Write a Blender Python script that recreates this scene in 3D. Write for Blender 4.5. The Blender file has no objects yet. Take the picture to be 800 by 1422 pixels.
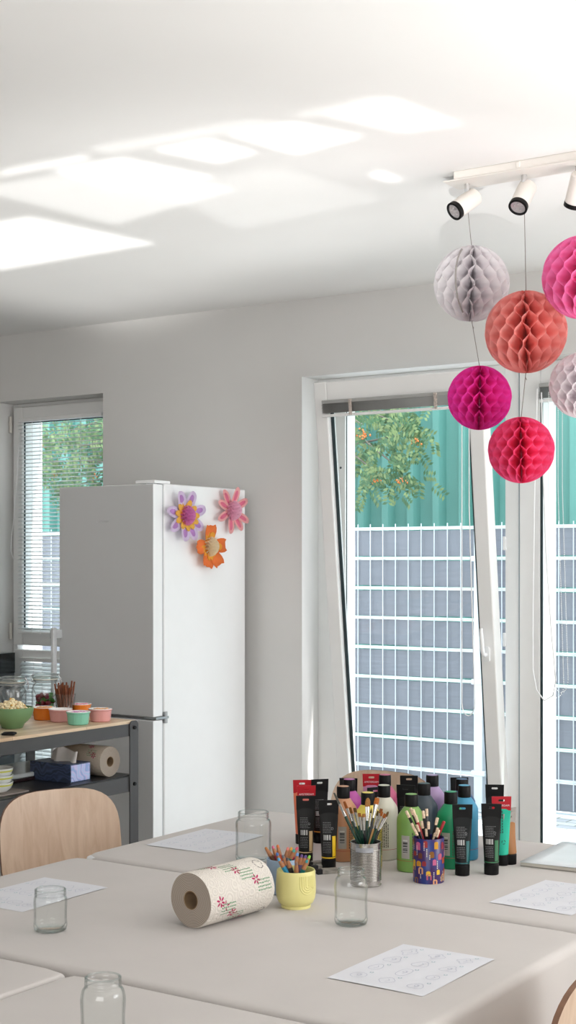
import bpy, bmesh, math, random
from mathutils import Vector, Matrix, Euler
PI = math.pi
rnd = random.Random(7)
SC = bpy.context.scene
COL = SC.collection

# ------------------------------------------------------------------ camera
F, HY, CX, EYE = 2000.0, 780.0, 400.0, 1.54
_h = math.hypot(2980, 2000)
CC, SS = 2980 / _h, 2000 / _h
YAW = math.atan2(SS, CC)

def ray(x, y):
    a = (x - CX) / F
    return Vector((CC * a - SS, SS * a + CC, -(y - HY) / F))
def atz(x, y, z):
    r = ray(x, y); t = (z - EYE) / r.z
    return Vector((r.x * t, r.y * t, z))
def aty(x, y, Y):
    r = ray(x, y); t = Y / r.y
    return Vector((r.x * t, Y, EYE + r.z * t))
def atx(x, y, X):
    r = ray(x, y); t = X / r.x
    return Vector((X, r.y * t, EYE + r.z * t))
def px(p):
    zc = -SS * p[0] + CC * p[1]; xc = CC * p[0] + SS * p[1]
    return CX + F * xc / zc, HY - F * (p[2] - EYE) / zc, zc
def facing(p):
    """yaw that turns a thing's local -Y towards the camera"""
    return math.atan2(p[1], p[0]) - PI / 2

cam_d = bpy.data.cameras.new('camera'); cam = bpy.data.objects.new('camera', cam_d); COL.objects.link(cam)
cam_d.sensor_fit = 'HORIZONTAL'; cam_d.sensor_width = 36.0; cam_d.lens = 36.0 * F / 800
cam_d.shift_y = (HY - 711.0) / 800.0
cam.location = (0, 0, EYE); cam.rotation_euler = (PI / 2, 0, YAW)
cam_d.clip_start = 0.05; cam_d.clip_end = 200
SC.camera = cam

# --------------------------------------------------------------- materials
def lin(h):
    h = h.lstrip('#'); out = []
    for i in (0, 2, 4):
        v = int(h[i:i + 2], 16) / 255
        out.append(v / 12.92 if v <= .04045 else ((v + .055) / 1.055) ** 2.4)
    return (*out, 1)
MATS = {}
class NT:
    def __init__(s, m):
        m.use_nodes = True; s.t = m.node_tree; s.t.nodes.clear()
        s.out = s.t.nodes.new('ShaderNodeOutputMaterial')
    def n(s, typ, **kw):
        nd = s.t.nodes.new(typ)
        for k, v in kw.items():
            if k.startswith('_'): setattr(nd, k[1:], v)
            else: nd.inputs[k.replace('__', ' ')].default_value = v
        return nd
    def l(s, a, ao, b, bi): s.t.links.new(a.outputs[ao], b.inputs[bi])

def mat(name, col, rough=.5, metal=0., var=.04, scale=12., bump=0., bscale=200., spec=.5, trans=0., sheen=0., coat=0., stretch=None):
    if name in MATS: return MATS[name]
    m = bpy.data.materials.new(name); N = NT(m)
    c = lin(col) if isinstance(col, str) else (*col, 1)
    b = N.n('ShaderNodeBsdfPrincipled', Roughness=rough, Metallic=metal)
    b.inputs['Specular IOR Level'].default_value = spec
    if coat: b.inputs['Coat Weight'].default_value = coat; b.inputs['Coat Roughness'].default_value = .08
    tc = N.n('ShaderNodeTexCoord'); mp = N.n('ShaderNodeMapping'); N.l(tc, 'Object', mp, 'Vector')
    if stretch: mp.inputs['Scale'].default_value = stretch
    no = N.n('ShaderNodeTexNoise', Scale=scale, Detail=4.0); N.l(mp, 'Vector', no, 'Vector')
    r = N.n('ShaderNodeValToRGB'); N.l(no, 'Fac', r, 'Fac')
    r.color_ramp.elements[0].position = .3; r.color_ramp.elements[1].position = .7
    r.color_ramp.elements[0].color = (*[max(0, v * (1 - var)) for v in c[:3]], 1)
    r.color_ramp.elements[1].color = (*[min(1, v * (1 + var)) for v in c[:3]], 1)
    N.l(r, 'Color', b, 'Base Color')
    if bump:
        n2 = N.n('ShaderNodeTexNoise', Scale=bscale, Detail=3.0); N.l(tc, 'Object', n2, 'Vector')
        bp = N.n('ShaderNodeBump', Strength=bump, Distance=.002); N.l(n2, 'Fac', bp, 'Height'); N.l(bp, 'Normal', b, 'Normal')
    if trans:
        tr = N.n('ShaderNodeBsdfTranslucent'); N.l(r, 'Color', tr, 'Color')
        mx = N.n('ShaderNodeMixShader', Fac=trans); N.l(b, 0, mx, 1); N.l(tr, 0, mx, 2); N.l(mx, 0, N.out, 'Surface')
    else: N.l(b, 0, N.out, 'Surface')
    MATS[name] = m
    return m

def glass_mat(name, tint=(.93, .97, .96), edge=(.45, .52, .5), refl=1.0, rough=.0):
    """thin clear glass: see-through, tinted towards its edges, with fresnel reflections"""
    if name in MATS: return MATS[name]
    m = bpy.data.materials.new(name); N = NT(m)
    lw = N.n('ShaderNodeLayerWeight', Blend=.5)
    r = N.n('ShaderNodeValToRGB'); N.l(lw, 'Facing', r, 'Fac')
    e = r.color_ramp.elements
    e[0].position = .55; e[0].color = (*tint, 1); e[1].position = 1.0; e[1].color = (*edge, 1)
    tr = N.n('ShaderNodeBsdfTransparent'); N.l(r, 'Color', tr, 'Color')
    gl = N.n('ShaderNodeBsdfGlossy', Roughness=rough); gl.inputs['Color'].default_value = (1, 1, 1, 1)
    pw = N.n('ShaderNodeMath', _operation='POWER'); N.l(lw, 'Facing', pw, 0); pw.inputs[1].default_value = 4.0
    mu = N.n('ShaderNodeMath', _operation='MULTIPLY_ADD'); N.l(pw, 0, mu, 0); mu.inputs[1].default_value = .55 * refl; mu.inputs[2].default_value = .035 * refl
    mx = N.n('ShaderNodeMixShader'); N.l(mu, 0, mx, 'Fac'); N.l(tr, 0, mx, 1); N.l(gl, 0, mx, 2)
    N.l(mx, 0, N.out, 'Surface'); MATS[name] = m
    return m

def barcode_mat(name, axis, freq):
    if name in MATS: return MATS[name]
    m = bpy.data.materials.new(name); N = NT(m)
    tc = N.n('ShaderNodeTexCoord'); sx = N.n('ShaderNodeSeparateXYZ'); N.l(tc, 'Object', sx, 0)
    mu = N.n('ShaderNodeMath', _operation='MULTIPLY'); N.l(sx, axis, mu, 0); mu.inputs[1].default_value = freq
    fl = N.n('ShaderNodeMath', _operation='FLOOR'); N.l(mu, 0, fl, 0)
    wn = N.n('ShaderNodeTexWhiteNoise', _noise_dimensions='1D'); N.l(fl, 0, wn, 'W')
    gt = N.n('ShaderNodeMath', _operation='GREATER_THAN'); N.l(wn, 'Value', gt, 0); gt.inputs[1].default_value = .5
    mc = N.n('ShaderNodeMixRGB'); N.l(gt, 0, mc, 'Fac'); mc.inputs[1].default_value = (.03, .03, .03, 1); mc.inputs[2].default_value = (.6, .6, .58, 1)
    b = N.n('ShaderNodeBsdfPrincipled', Roughness=.5); N.l(mc, 0, b, 'Base Color'); N.l(b, 0, N.out, 'Surface')
    MATS[name] = m
    return m

def wood_mat(name, ca, cb, scale=(2, 2, 30), rough=.45, planks=None):
    if name in MATS: return MATS[name]
    m = bpy.data.materials.new(name); N = NT(m)
    tc = N.n('ShaderNodeTexCoord'); mp = N.n('ShaderNodeMapping'); N.l(tc, 'Object', mp, 0); mp.inputs['Scale'].default_value = scale
    no = N.n('ShaderNodeTexNoise', Scale=1.6, Detail=6.0, Roughness=.6, Distortion=.6); N.l(mp, 0, no, 'Vector')
    r = N.n('ShaderNodeValToRGB'); N.l(no, 'Fac', r, 'Fac')
    r.color_ramp.elements[0].position = .3; r.color_ramp.elements[0].color = lin(ca)
    r.color_ramp.elements[1].position = .7; r.color_ramp.elements[1].color = lin(cb)
    b = N.n('ShaderNodeBsdfPrincipled', Roughness=rough)
    if planks:
        br = N.n('ShaderNodeTexBrick', Scale=1.0); m2 = N.n('ShaderNodeMapping'); N.l(tc, 'Object', m2, 0)
        m2.inputs['Rotation'].default_value = (0, 0, PI / 2); N.l(m2, 0, br, 'Vector')
        br.inputs['Brick Width'].default_value = .4; br.inputs['Row Height'].default_value = planks; br.inputs['Mortar Size'].default_value = .0008
        br.inputs['Color1'].default_value = (1, 1, 1, 1); br.inputs['Color2'].default_value = (.78, .72, .66, 1); br.inputs['Mortar'].default_value = (.5, .42, .35, 1)
        mc = N.n('ShaderNodeMixRGB', _blend_type='MULTIPLY', Fac=1.0); N.l(r, 0, mc, 1); N.l(br, 'Color', mc, 2); N.l(mc, 0, b, 'Base Color')
    else: N.l(r, 0, b, 'Base Color')
    N.l(b, 0, N.out, 'Surface'); MATS[name] = m
    return m

def ring_mat(name, col, dark, period, rough=.9):
    """spiral-wound paper: rings around the local Z axis"""
    if name in MATS: return MATS[name]
    m = bpy.data.materials.new(name); N = NT(m)
    tc = N.n('ShaderNodeTexCoord'); mp = N.n('ShaderNodeMapping'); N.l(tc, 'Object', mp, 0); mp.inputs['Scale'].default_value = (1, 1, 0)
    wv = N.n('ShaderNodeTexWave', _wave_type='RINGS', _rings_direction='SPHERICAL', Scale=1 / period / 3.14, Distortion=.6, Detail=2.0); wv.inputs['Detail Scale'].default_value = .6
    N.l(mp, 0, wv, 'Vector')
    r = N.n('ShaderNodeValToRGB'); N.l(wv, 'Fac', r, 'Fac')
    r.color_ramp.elements[0].color = lin(dark); r.color_ramp.elements[1].color = lin(col)
    b = N.n('ShaderNodeBsdfPrincipled', Roughness=rough); N.l(r, 0, b, 'Base Color'); N.l(b, 0, N.out, 'Surface')
    MATS[name] = m
    return m

def emboss_mat(name, col):
    if name in MATS: return MATS[name]
    m = bpy.data.materials.new(name); N = NT(m)
    tc = N.n('ShaderNodeTexCoord')
    vo = N.n('ShaderNodeTexVoronoi', Scale=48.0); N.l(tc, 'Object', vo, 'Vector')
    mu = N.n('ShaderNodeMath', _operation='MULTIPLY'); N.l(vo, 'Distance', mu, 0); mu.inputs[1].default_value = 26
    si = N.n('ShaderNodeMath', _operation='SINE'); N.l(mu, 0, si, 0)
    bp = N.n('ShaderNodeBump', Strength=.35, Distance=.0012); N.l(si, 0, bp, 'Height')
    mr = N.n('ShaderNodeMapRange'); N.l(si, 0, mr, 0); mr.inputs[1].default_value = -1; mr.inputs[3].default_value = .9; mr.inputs[4].default_value = 1
    mc = N.n('ShaderNodeMixRGB', _blend_type='MULTIPLY', Fac=1.0); mc.inputs[1].default_value = lin(col); N.l(mr, 0, mc, 2)
    b = N.n('ShaderNodeBsdfPrincipled', Roughness=.95); N.l(mc, 0, b, 'Base Color'); N.l(bp, 0, b, 'Normal'); N.l(b, 0, N.out, 'Surface')
    MATS[name] = m
    return m

def honey_mat(name, col, t=.5, thin=0.):
    if name in MATS: return MATS[name]
    m = bpy.data.materials.new(name); N = NT(m)
    tc = N.n('ShaderNodeTexCoord'); no = N.n('ShaderNodeTexNoise', Scale=30.0); N.l(tc, 'Object', no, 'Vector')
    r = N.n('ShaderNodeValToRGB'); N.l(no, 'Fac', r, 'Fac'); c = lin(col)
    r.color_ramp.elements[0].color = (*[v * .94 for v in c[:3]], 1); r.color_ramp.elements[1].color = c
    d = N.n('ShaderNodeBsdfDiffuse'); tr = N.n('ShaderNodeBsdfTranslucent'); N.l(r, 0, d, 'Color'); N.l(r, 0, tr, 'Color')
    mx = N.n('ShaderNodeMixShader', Fac=t); N.l(d, 0, mx, 1); N.l(tr, 0, mx, 2)
    N.l(mx, 0, N.out, 'Surface'); MATS[name] = m
    return m

# ------------------------------------------------------------ mesh helpers
class MB:
    def __init__(s): s.bm = bmesh.new(); s.mi = 0
    def face(s, vs):
        try: f = s.bm.faces.new(vs)
        except ValueError: return None
        f.material_index = s.mi; f.smooth = True
        return f
    def v(s, p): return s.bm.verts.new(p)
    def box(s, x0, x1, y0, y1, z0, z1, M=None):
        M = M or Matrix()
        p = [s.v(M @ Vector(q)) for q in ((x0,y0,z0),(x1,y0,z0),(x1,y1,z0),(x0,y1,z0),(x0,y0,z1),(x1,y0,z1),(x1,y1,z1),(x0,y1,z1))]
        for q in ((3,2,1,0),(4,5,6,7),(0,1,5,4),(1,2,6,5),(2,3,7,6),(3,0,4,7)): s.face([p[i] for i in q])
        return s
    def loft(s, rings, close=True, cap0=True, cap1=True):
        vs = [[s.v(p) for p in r] for r in rings]
        n = len(vs[0])
        for a, b in zip(vs, vs[1:]):
            for i in range(n if close else n - 1):
                j = (i + 1) % n; s.face([a[i], a[j], b[j], b[i]])
        if close and cap0: s.face(vs[0][::-1])
        if close and cap1: s.face(vs[-1])
        return s
    def lathe(s, prof, seg=32, M=None, cap0=True, cap1=True, rib=None, closed=False):
        M = M or Matrix(); rings = []
        for k, (r, z) in enumerate(prof):
            rings.append([M @ Vector(((r + (rib(2*PI*i/seg, z) if rib else 0)) * math.cos(2*PI*i/seg), (r + (rib(2*PI*i/seg, z) if rib else 0)) * math.sin(2*PI*i/seg), z)) for i in range(seg)])
        if closed:
            vs = [[s.v(p) for p in r] for r in rings]
            for a, b in zip(vs, vs[1:] + vs[:1]):
                for i in range(seg):
                    j = (i + 1) % seg; s.face([a[i], a[j], b[j], b[i]])
            return s
        return s.loft(rings, True, cap0, cap1)
    def cyl(s, p0, p1, r0, r1=None, seg=16, cap=True):
        r1 = r0 if r1 is None else r1
        p0, p1 = Vector(p0), Vector(p1); d = p1 - p0
        q = d.to_track_quat('Z', 'Y').to_matrix().to_4x4(); q.translation = p0
        return s.lathe([(r0, 0), (r1, d.length)], seg, q, cap, cap)
    def tube(s, pts, r, seg=8, rad=None):
        pts = [Vector(p) for p in pts]; rings = []; up = Vector((0, 0, 1))
        for i, p in enumerate(pts):
            t = (pts[min(i+1, len(pts)-1)] - pts[max(i-1, 0)]).normalized()
            a = t.cross(up if abs(t.dot(up)) < .95 else Vector((1, 0, 0))).normalized(); b = t.cross(a).normalized()
            rr = rad[i] if rad else r
            rings.append([p + (a * math.cos(2*PI*k/seg) + b * math.sin(2*PI*k/seg)) * rr for k in range(seg)])
        return s.loft(rings)
    def grid(s, nu, nv, fn):
        vs = [[s.v(fn(i / nu, j / nv)) for i in range(nu + 1)] for j in range(nv + 1)]
        for j in range(nv):
            for i in range(nu): s.face([vs[j][i], vs[j][i+1], vs[j+1][i+1], vs[j+1][i]])
        return s
    def plate(s, outer, holes, th, M=None):
        """flat plate in local XZ with holes, thickness th along Y"""
        M = M or Matrix(); b2 = bmesh.new(); ed = []
        for loop in [outer] + holes:
            vs = [b2.verts.new((x, 0, z)) for x, z in loop]
            ed += [b2.edges.new((vs[i], vs[(i+1) % len(vs)])) for i in range(len(vs))]
        bmesh.ops.triangle_fill(b2, use_beauty=True, use_dissolve=False, edges=ed)
        b2.verts.index_update(); tri = [[v.co.copy() for v in f.verts] for f in b2.faces]; b2.free()
        for y in (-th / 2, th / 2):
            for t in tri: s.face([s.v(M @ Vector((p.x, y, p.z))) for p in t])
        for loop in [outer] + holes:
            n = len(loop)
            for i in range(n):
                (x0, z0), (x1, z1) = loop[i], loop[(i+1) % n]
                s.face([s.v(M @ Vector(q)) for q in ((x0,-th/2,z0),(x1,-th/2,z1),(x1,th/2,z1),(x0,th/2,z0))])
        bmesh.ops.remove_doubles(s.bm, verts=s.bm.verts[:], dist=1e-6)
        return s
    def prism(s, poly, z0, z1, M=None):
        M = M or Matrix()
        return s.loft([[M @ Vector((x, y, z0)) for x, y in poly], [M @ Vector((x, y, z1)) for x, y in poly]])
    def ball(s, c, rx, ry=None, rz=None, seg=12, rings=8, M=None):
        ry = ry or rx; rz = rz or rx; M = M or Matrix(); c = Vector(c); rr = []
        for j in range(1, rings):
            th = PI * j / rings
            rr.append([M @ (c + Vector((rx*math.sin(th)*math.cos(2*PI*i/seg), ry*math.sin(th)*math.sin(2*PI*i/seg), -rz*math.cos(th)))) for i in range(seg)])
        vs = [[s.v(p) for p in r] for r in rr]
        for a, b in zip(vs, vs[1:]):
            for i in range(seg): j = (i+1) % seg; s.face([a[i], a[j], b[j], b[i]])
        lo = s.v(M @ (c - Vector((0,0,rz)))); hi = s.v(M @ (c + Vector((0,0,rz))))
        for i in range(seg):
            j = (i+1) % seg; s.face([vs[0][j], vs[0][i], lo]); s.face([vs[-1][i], vs[-1][j], hi])
        return s
    def mesh(s, name, mats, sharp=35, fix=True):
        if fix: bmesh.ops.recalc_face_normals(s.bm, faces=s.bm.faces[:])
        me = bpy.data.meshes.new(name); s.bm.to_mesh(me); s.bm.free()
        for m in (mats if isinstance(mats, (list, tuple)) else [mats]): me.materials.append(m)
        if sharp is not None: me.set_sharp_from_angle(angle=math.radians(sharp))
        return me
    def obj(s, name, mats, parent=None, sharp=35, bevel=0, fix=True, sub=0, solid=0):
        o = bpy.data.objects.new(name, s.mesh(name, mats, sharp, fix)); COL.objects.link(o)
        if parent: o.parent = parent
        if solid:
            md = o.modifiers.new('solid', 'SOLIDIFY'); md.thickness = solid; md.offset = 0
        if bevel:
            md = o.modifiers.new('bevel', 'BEVEL'); md.width = bevel; md.segments = 2; md.limit_method = 'ANGLE'; md.angle_limit = math.radians(40)
        if sub:
            md = o.modifiers.new('sub', 'SUBSURF'); md.levels = md.render_levels = sub
        return o

def tag(o, label, cat, group=None, kind=None):
    o['label'] = label; o['category'] = cat
    if group: o['group'] = group
    if kind: o['kind'] = kind
    return o
def thing(name, label, cat, loc=(0, 0, 0), rz=0, group=None):
    o = bpy.data.objects.new(name, None); COL.objects.link(o); o.empty_display_size = .05
    o.location = loc; o.rotation_euler = (0, 0, rz)
    return tag(o, label, cat, group)
def struct_root(name):
    o = bpy.data.objects.new(name, None); COL.objects.link(o); o['kind'] = 'structure'
    return o
def struct(o): o['kind'] = 'structure'; return o
def dup(root, loc, rot=None, label=None, group=None, swap=None):
    """copy a thing with copies of its parts and sub-parts; swap: {part name: material}"""
    def base(n): return n.split('.')[0]
    def cp(o, par):
        c = o.copy(); COL.objects.link(c)
        if par: c.parent = par
        if swap and base(o.name) in swap and c.data:
            c.data = c.data.copy(); c.data.materials[0] = swap[base(o.name)]
        for ch in o.children: cp(ch, c)
        return c
    r = cp(root, None); r.location = loc
    if rot is not None: r.rotation_euler = rot
    if label: r['label'] = label
    if group: r['group'] = group
    return r
def text(body, size, m, name, parent, M, th=.0004):
    cu = bpy.data.curves.new('t', 'FONT'); cu.body = body; cu.size = size; cu.align_x = 'CENTER'; cu.align_y = 'CENTER'; cu.extrude = th
    to = bpy.data.objects.new('t', cu); COL.objects.link(to)
    dg = bpy.context.evaluated_depsgraph_get(); dg.update()
    me = bpy.data.meshes.new_from_object(to.evaluated_get(dg)); bpy.data.objects.remove(to); bpy.data.curves.remove(cu)
    me.materials.clear(); me.materials.append(m); me.transform(M)
    o = bpy.data.objects.new(name, me); COL.objects.link(o); o.parent = parent
    return o
ORD = ['first','second','third','fourth','fifth','sixth','seventh','eighth','ninth','tenth','eleventh','twelfth','thirteenth','fourteenth','fifteenth','sixteenth','seventeenth','eighteenth','nineteenth','twentieth','twenty-first','twenty-second','twenty-third','twenty-fourth']
def rmat(loc, rot=(0, 0, 0)): return Matrix.Translation(loc) @ Euler(rot).to_matrix().to_4x4()
def rrect(w, h, r, n=5, cx=0, cy=0):
    out = []
    for sx, sy, a0 in ((1, 1, 0), (-1, 1, 90), (-1, -1, 180), (1, -1, 270)):
        for k in range(n + 1):
            a = math.radians(a0 + 90 * k / n); out.append((cx + sx * (w/2 - r) + r * math.cos(a), cy + sy * (h/2 - r) + r * math.sin(a)))
    return out

# ---- palette
M_wall = mat('wall_paint', '#dedddb', .85, var=.012, scale=3, bump=.05, bscale=350)
M_ceil = mat('ceiling_paint', '#e9e9e8', .9, var=.01, scale=2)
M_pvc = mat('white_window_plastic', '#f1f1f0', .3, var=.01)
M_gask = mat('dark_rubber_gasket', '#26363a', .5, var=.05)
M_greyjoint = mat('grey_joint_strip', '#8f9aa2', .5)
M_cloth = mat('beige_grey_table_fabric', '#c6c1be', .92, var=.02, scale=6, bump=.12, bscale=700)
M_white = mat('white_enamel', '#f2f3f4', .25, var=.008)
M_blackp = mat('black_plastic', '#0c0c0d', .5, var=.1, spec=.22)
M_steel = mat('dark_grey_powder_coat', '#3e3c3d', .42, var=.05)
M_chrome = mat('chrome', '#d8d9db', .15, 1.0, var=.03)
M_red = mat('red_card', '#b0061c', .4)
M_paper = mat('white_paper', '#d9dae0', .8, var=.01)
M_winglass = glass_mat('window_glass', (.985, .995, .99), (.6, .7, .68), .55)
M_jar = glass_mat('jar_glass', (.98, .988, .986), (.5, .55, .54), 1.0)
M_cord = mat('white_cord', '#f4f4f4', .5)

# ================================================================ SETTING
CEIL, WY = 2.76, 5.60
W1 = (-3.68, -1.61, 2.40); W2 = (-5.676, -4.901, 2.404)
FY = 5.74                     # room face of the window frames
WB = 5.97                     # outer face of the wall
b = MB()
b.box(-6.4, 3.2, -2.5, WY + .3, -.1, 0); struct(b.obj('floor', mat('grey_floor', '#b9b4ac', .5, var=.05, scale=4)))
b = MB(); b.box(-6.4, 3.2, -2.5, WB, CEIL, CEIL + .15); struct(b.obj('ceiling', M_ceil))
b = MB()
b.box(-6.4, W2[0], WY, WB, 0, CEIL); b.box(W2[1], W1[0], WY, WB, 0, CEIL); b.box(W1[1], 3.2, WY, WB, 0, CEIL)
b.box(W2[0], W2[1], WY, WB, W2[2], CEIL); b.box(W1[0], W1[1], WY, WB, W1[2], CEIL)
struct(b.obj('wall_back', M_wall))
b = MB(); b.box(-6.5, -6.4, -2.5, WB, 0, CEIL); struct(b.obj('wall_left', M_wall))
b = MB(); b.box(-6.4, 3.2, -2.6, -2.5, 0, CEIL); struct(b.obj('wall_front', M_wall))
b = MB(); b.box(3.2, 3.3, -2.6, 2.6, 0, CEIL); b.box(3.2, 3.3, 2.6, WB, 0, .9); b.box(3.2, 3.3, 2.6, WB, 2.4, CEIL); struct(b.obj('wall_right', M_wall))
b = MB()
b.box(W2[1], W1[0], WY - .012, WY, 0, .07); struct(b.obj('baseboard_back', M_white, bevel=.003))

def frame_mb(x0, x1, z0, z1, y0, y1, l, r, t, bt):
    m = MB()
    m.box(x0, x0 + l, y0, y1, z0, z1); m.box(x1 - r, x1, y0, y1, z0, z1)
    m.box(x0 + l, x1 - r, y0, y1, z1 - t, z1); m.box(x0 + l, x1 - r, y0, y1, z0, z0 + bt)
    return m
def gasket_mb(x0, x1, z0, z1, y, w=.007):
    m = MB()
    for y0, y1 in ((y - .003, y + .003),):
        m.box(x0, x0 + w, y0, y1, z0, z1); m.box(x1 - w, x1, y0, y1, z0, z1); m.box(x0, x1, y0, y1, z1 - w, z1); m.box(x0, x1, y0, y1, z0, z0 + w)
    return m
# --- right window: tilted leaf and fixed leaf
w1 = struct_root('window_1')
MX = -2.643
m = frame_mb(W1[0], MX - .003, .02, W1[2], FY, 5.83, .150, .066, .07, .08)
m.mi = 1; m.box(W1[0] + .149, W1[0] + .153, FY + .008, FY + .014, .10, W1[2] - .07); m.cyl((-3.555, FY - .001, 1.98), (-3.555, FY + .004, 1.98), .006, seg=10)
m.obj('frame', [M_pvc, M_gask], w1, bevel=.004)
m = MB(); m.box(MX - .003, MX + .003, FY - .004, 5.83, .02, W1[2]); m.obj('joint_strip', M_greyjoint, w1)
m = frame_mb(MX + .003, W1[1], .02, W1[2], FY - .012, 5.9, .098, .098, .10, .10)
f2 = m.obj('fixed_frame', M_pvc, w1, bevel=.005)
gx0, gx1 = MX + .003 + .098, W1[1] - .098
m = gasket_mb(gx0, gx1, .12, W1[2] - .10, FY - .012 + .004, .010); m.obj('gasket', M_gask, f2)
m = MB(); m.box(gx0 - .01, gx1 + .01, FY + .015, FY + .019, .10, W1[2] - .09); m.obj('pane', M_winglass, f2)
TILT = math.radians(6.43)
SX0, SX1, SZ0, SZ1 = -3.525, -2.69, .095, 2.365
def sash_M(): return Matrix.Translation((0, FY, SZ0)) @ Matrix.Rotation(TILT, 4, 'X')
sash = frame_mb(SX0, SX1, 0, SZ1 - SZ0, -.028, .04, .066, .068, .10, .105).obj('sash', M_pvc, w1, bevel=.006)
sash.matrix_local = sash_M()
SG0, SG1 = SX0 + .066, SX1 - .068
m = gasket_mb(SG0, SG1, .105, SZ1 - SZ0 - .10, -.001, .015); m.obj('gasket', M_gask, sash)
m = MB(); m.box(SG0 - .01, SG1 + .01, .004, .008, .09, SZ1 - SZ0 - .09); m.obj('pane', M_winglass, sash)
m = MB()                                     # lever handle, turned up
hx, hz = -2.728, 1.06
m.prism(rrect(.03, .065, .01), 0, .012, rmat((hx, -.028, hz), (PI / 2, 0, 0)))
m.cyl((hx, -.038, hz), (hx, -.066, hz), .009)
m.tube([(hx, -.062, hz), (hx - .002, -.066, hz + .03), (hx - .004, -.064, hz + .08), (hx - .006, -.06, hz + .115)], .009, 10, [.009, .010, .009, .007])
m.obj('handle', M_white, sash)
m = MB()
for zz in (.62, 1.20, 1.62): m.box(MX - .078, MX - .064, FY - .008, FY + .012, zz - .03, zz + .03)
m.obj('latch_plate', M_white, w1, bevel=.003)

# --- left window
w2 = struct_root('window_2')
frame_mb(W2[0], W2[1], .02, W2[2], FY, 5.93, .035, .035, .035, .06).obj('frame', M_pvc, w2, bevel=.004)
def leaf(z0, z1, t, bt):
    s_ = frame_mb(W2[0] + .022, W2[1] - .022, z0, z1, FY - .022, FY + .05, .072, .072, t, bt).obj('sash', M_pvc, w2, bevel=.006)
    gasket_mb(W2[0] + .094, W2[1] - .094, z0 + bt, z1 - t, FY - .008, .006).obj('gasket', M_gask, s_)
    g = MB(); g.box(W2[0] + .085, W2[1] - .085, FY + .012, FY + .016, z0 + bt - .01, z1 - t + .01); g.obj('pane', M_winglass, s_)
leaf(1.085, 2.385, .085, .085); leaf(.05, 1.06, .05, .09)
m = MB()
for zz in (1.16, 2.29): m.cyl((W2[0] + .012, FY - .03, zz - .045), (W2[0] + .012, FY - .03, zz + .045), .009, seg=12)
m.obj('hinge', mat('cream_hinge', '#ddd8d0', .4), w2)

# ============================================================ OUTSIDE
GZ = -.10
def paver_mat():
    m = bpy.data.materials.new('grey_block_paving'); N = NT(m)
    tc = N.n('ShaderNodeTexCoord'); br = N.n('ShaderNodeTexBrick', Scale=1.0); N.l(tc, 'Object', br, 'Vector')
    br.inputs['Brick Width'].default_value = .2; br.inputs['Row Height'].default_value = .1; br.inputs['Mortar Size'].default_value = .006
    br.inputs['Color1'].default_value = lin('#d6d8da'); br.inputs['Color2'].default_value = lin('#b9bcc0'); br.inputs['Mortar'].default_value = lin('#8d928a')
    b_ = N.n('ShaderNodeBsdfPrincipled', Roughness=.9); N.l(br, 0, b_, 'Base Color'); N.l(b_, 0, N.out, 'Surface')
    return m
m = MB(); m.box(-16, 4, WB, 16, GZ - .1, GZ); struct(m.obj('paving', paver_mat()))
# teal corrugated wall
TY = 11.0
m = MB()
xs = []; x = -18.0
while x < 3:
    xs += [(x, 0), (x + .13, 0), (x + .16, .08), (x + .22, .08), (x + .25, 0)]; x += .25
m.grid(len(xs) - 1, 1, lambda u, v: Vector((xs[round(u * (len(xs) - 1))][0], TY - xs[round(u * (len(xs) - 1))][1], GZ + v * 5.2)))
tag(m.obj('corrugated_wall', mat('teal_sheet_metal', '#5f978e', .5, var=.1, scale=1.2), sharp=20), 'teal corrugated metal wall rising behind the grey fence outside', 'wall')
# fence
FNY = 8.64; FZ1 = 1.80
fence = thing('fence', 'grey mesh fence with woven privacy strips and spiked top outside', 'fence', (0, FNY, GZ))
M_galv = mat('galvanised_wire', '#c9d2d8', .45, .3, var=.06)
M_strip = mat('grey_privacy_strip', '#757a83', .6, var=.08, scale=5, stretch=(1, 1, 14))
M_strip2 = mat('bright_gap_strip', '#f0f4f4', .6)
FX0, FX1 = -10.4, -.6
rows = [FZ1 - .205 * k - GZ - .03 for k in range(10)]
m = MB()
for z in rows:
    for dy in (-.012, .012): m.box(FX0, FX1, dy - .004, dy + .004, z - .004, z + .004)
x = FX0
while x < FX1:
    m.box(x - .0028, x + .0028, -.0165, -.0125, .05, FZ1 - GZ + .0); x += .10
m.obj('wire_mesh', M_galv, fence)
for k in range(len(rows)):
    zt = rows[k] - .016; zb = (rows[k + 1] + .014) if k + 1 < len(rows) else .035
    if zb > zt - .02: continue
    m = MB(); ph = rnd.random() * 6
    m.grid(190, 2, lambda u, v: Vector((FX0 + (FX1 - FX0) * u, .002 + .004 * math.sin(u * 160 + ph) + .002 * math.sin(u * 431 + 2 * ph + v), zb + (zt - zb) * v + .003 * math.sin(u * 37 + ph))))
    m.obj('privacy_strip', M_strip, fence)
    m = MB(); m.box(FX0, FX1, -.004, .004, zt + .003, zt + .024); m.obj('mesh_bar', M_strip2, fence)
for X in (-9.6, -7.1, aty(673, 780, FNY).x, aty(673, 780, FNY).x + 2.5):
    m = MB(); m.box(X - .03, X + .03, -.095, -.035, 0, FZ1 - GZ + .07); m.box(X - .06, X + .06, -.125, -.01, 0, .012)
    for z in (.25, .85, 1.66): m.box(X - .05, X + .05, -.1, -.01, z - .018, z + .018)
    m.obj('post', M_galv, fence, bevel=.004)
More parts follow.
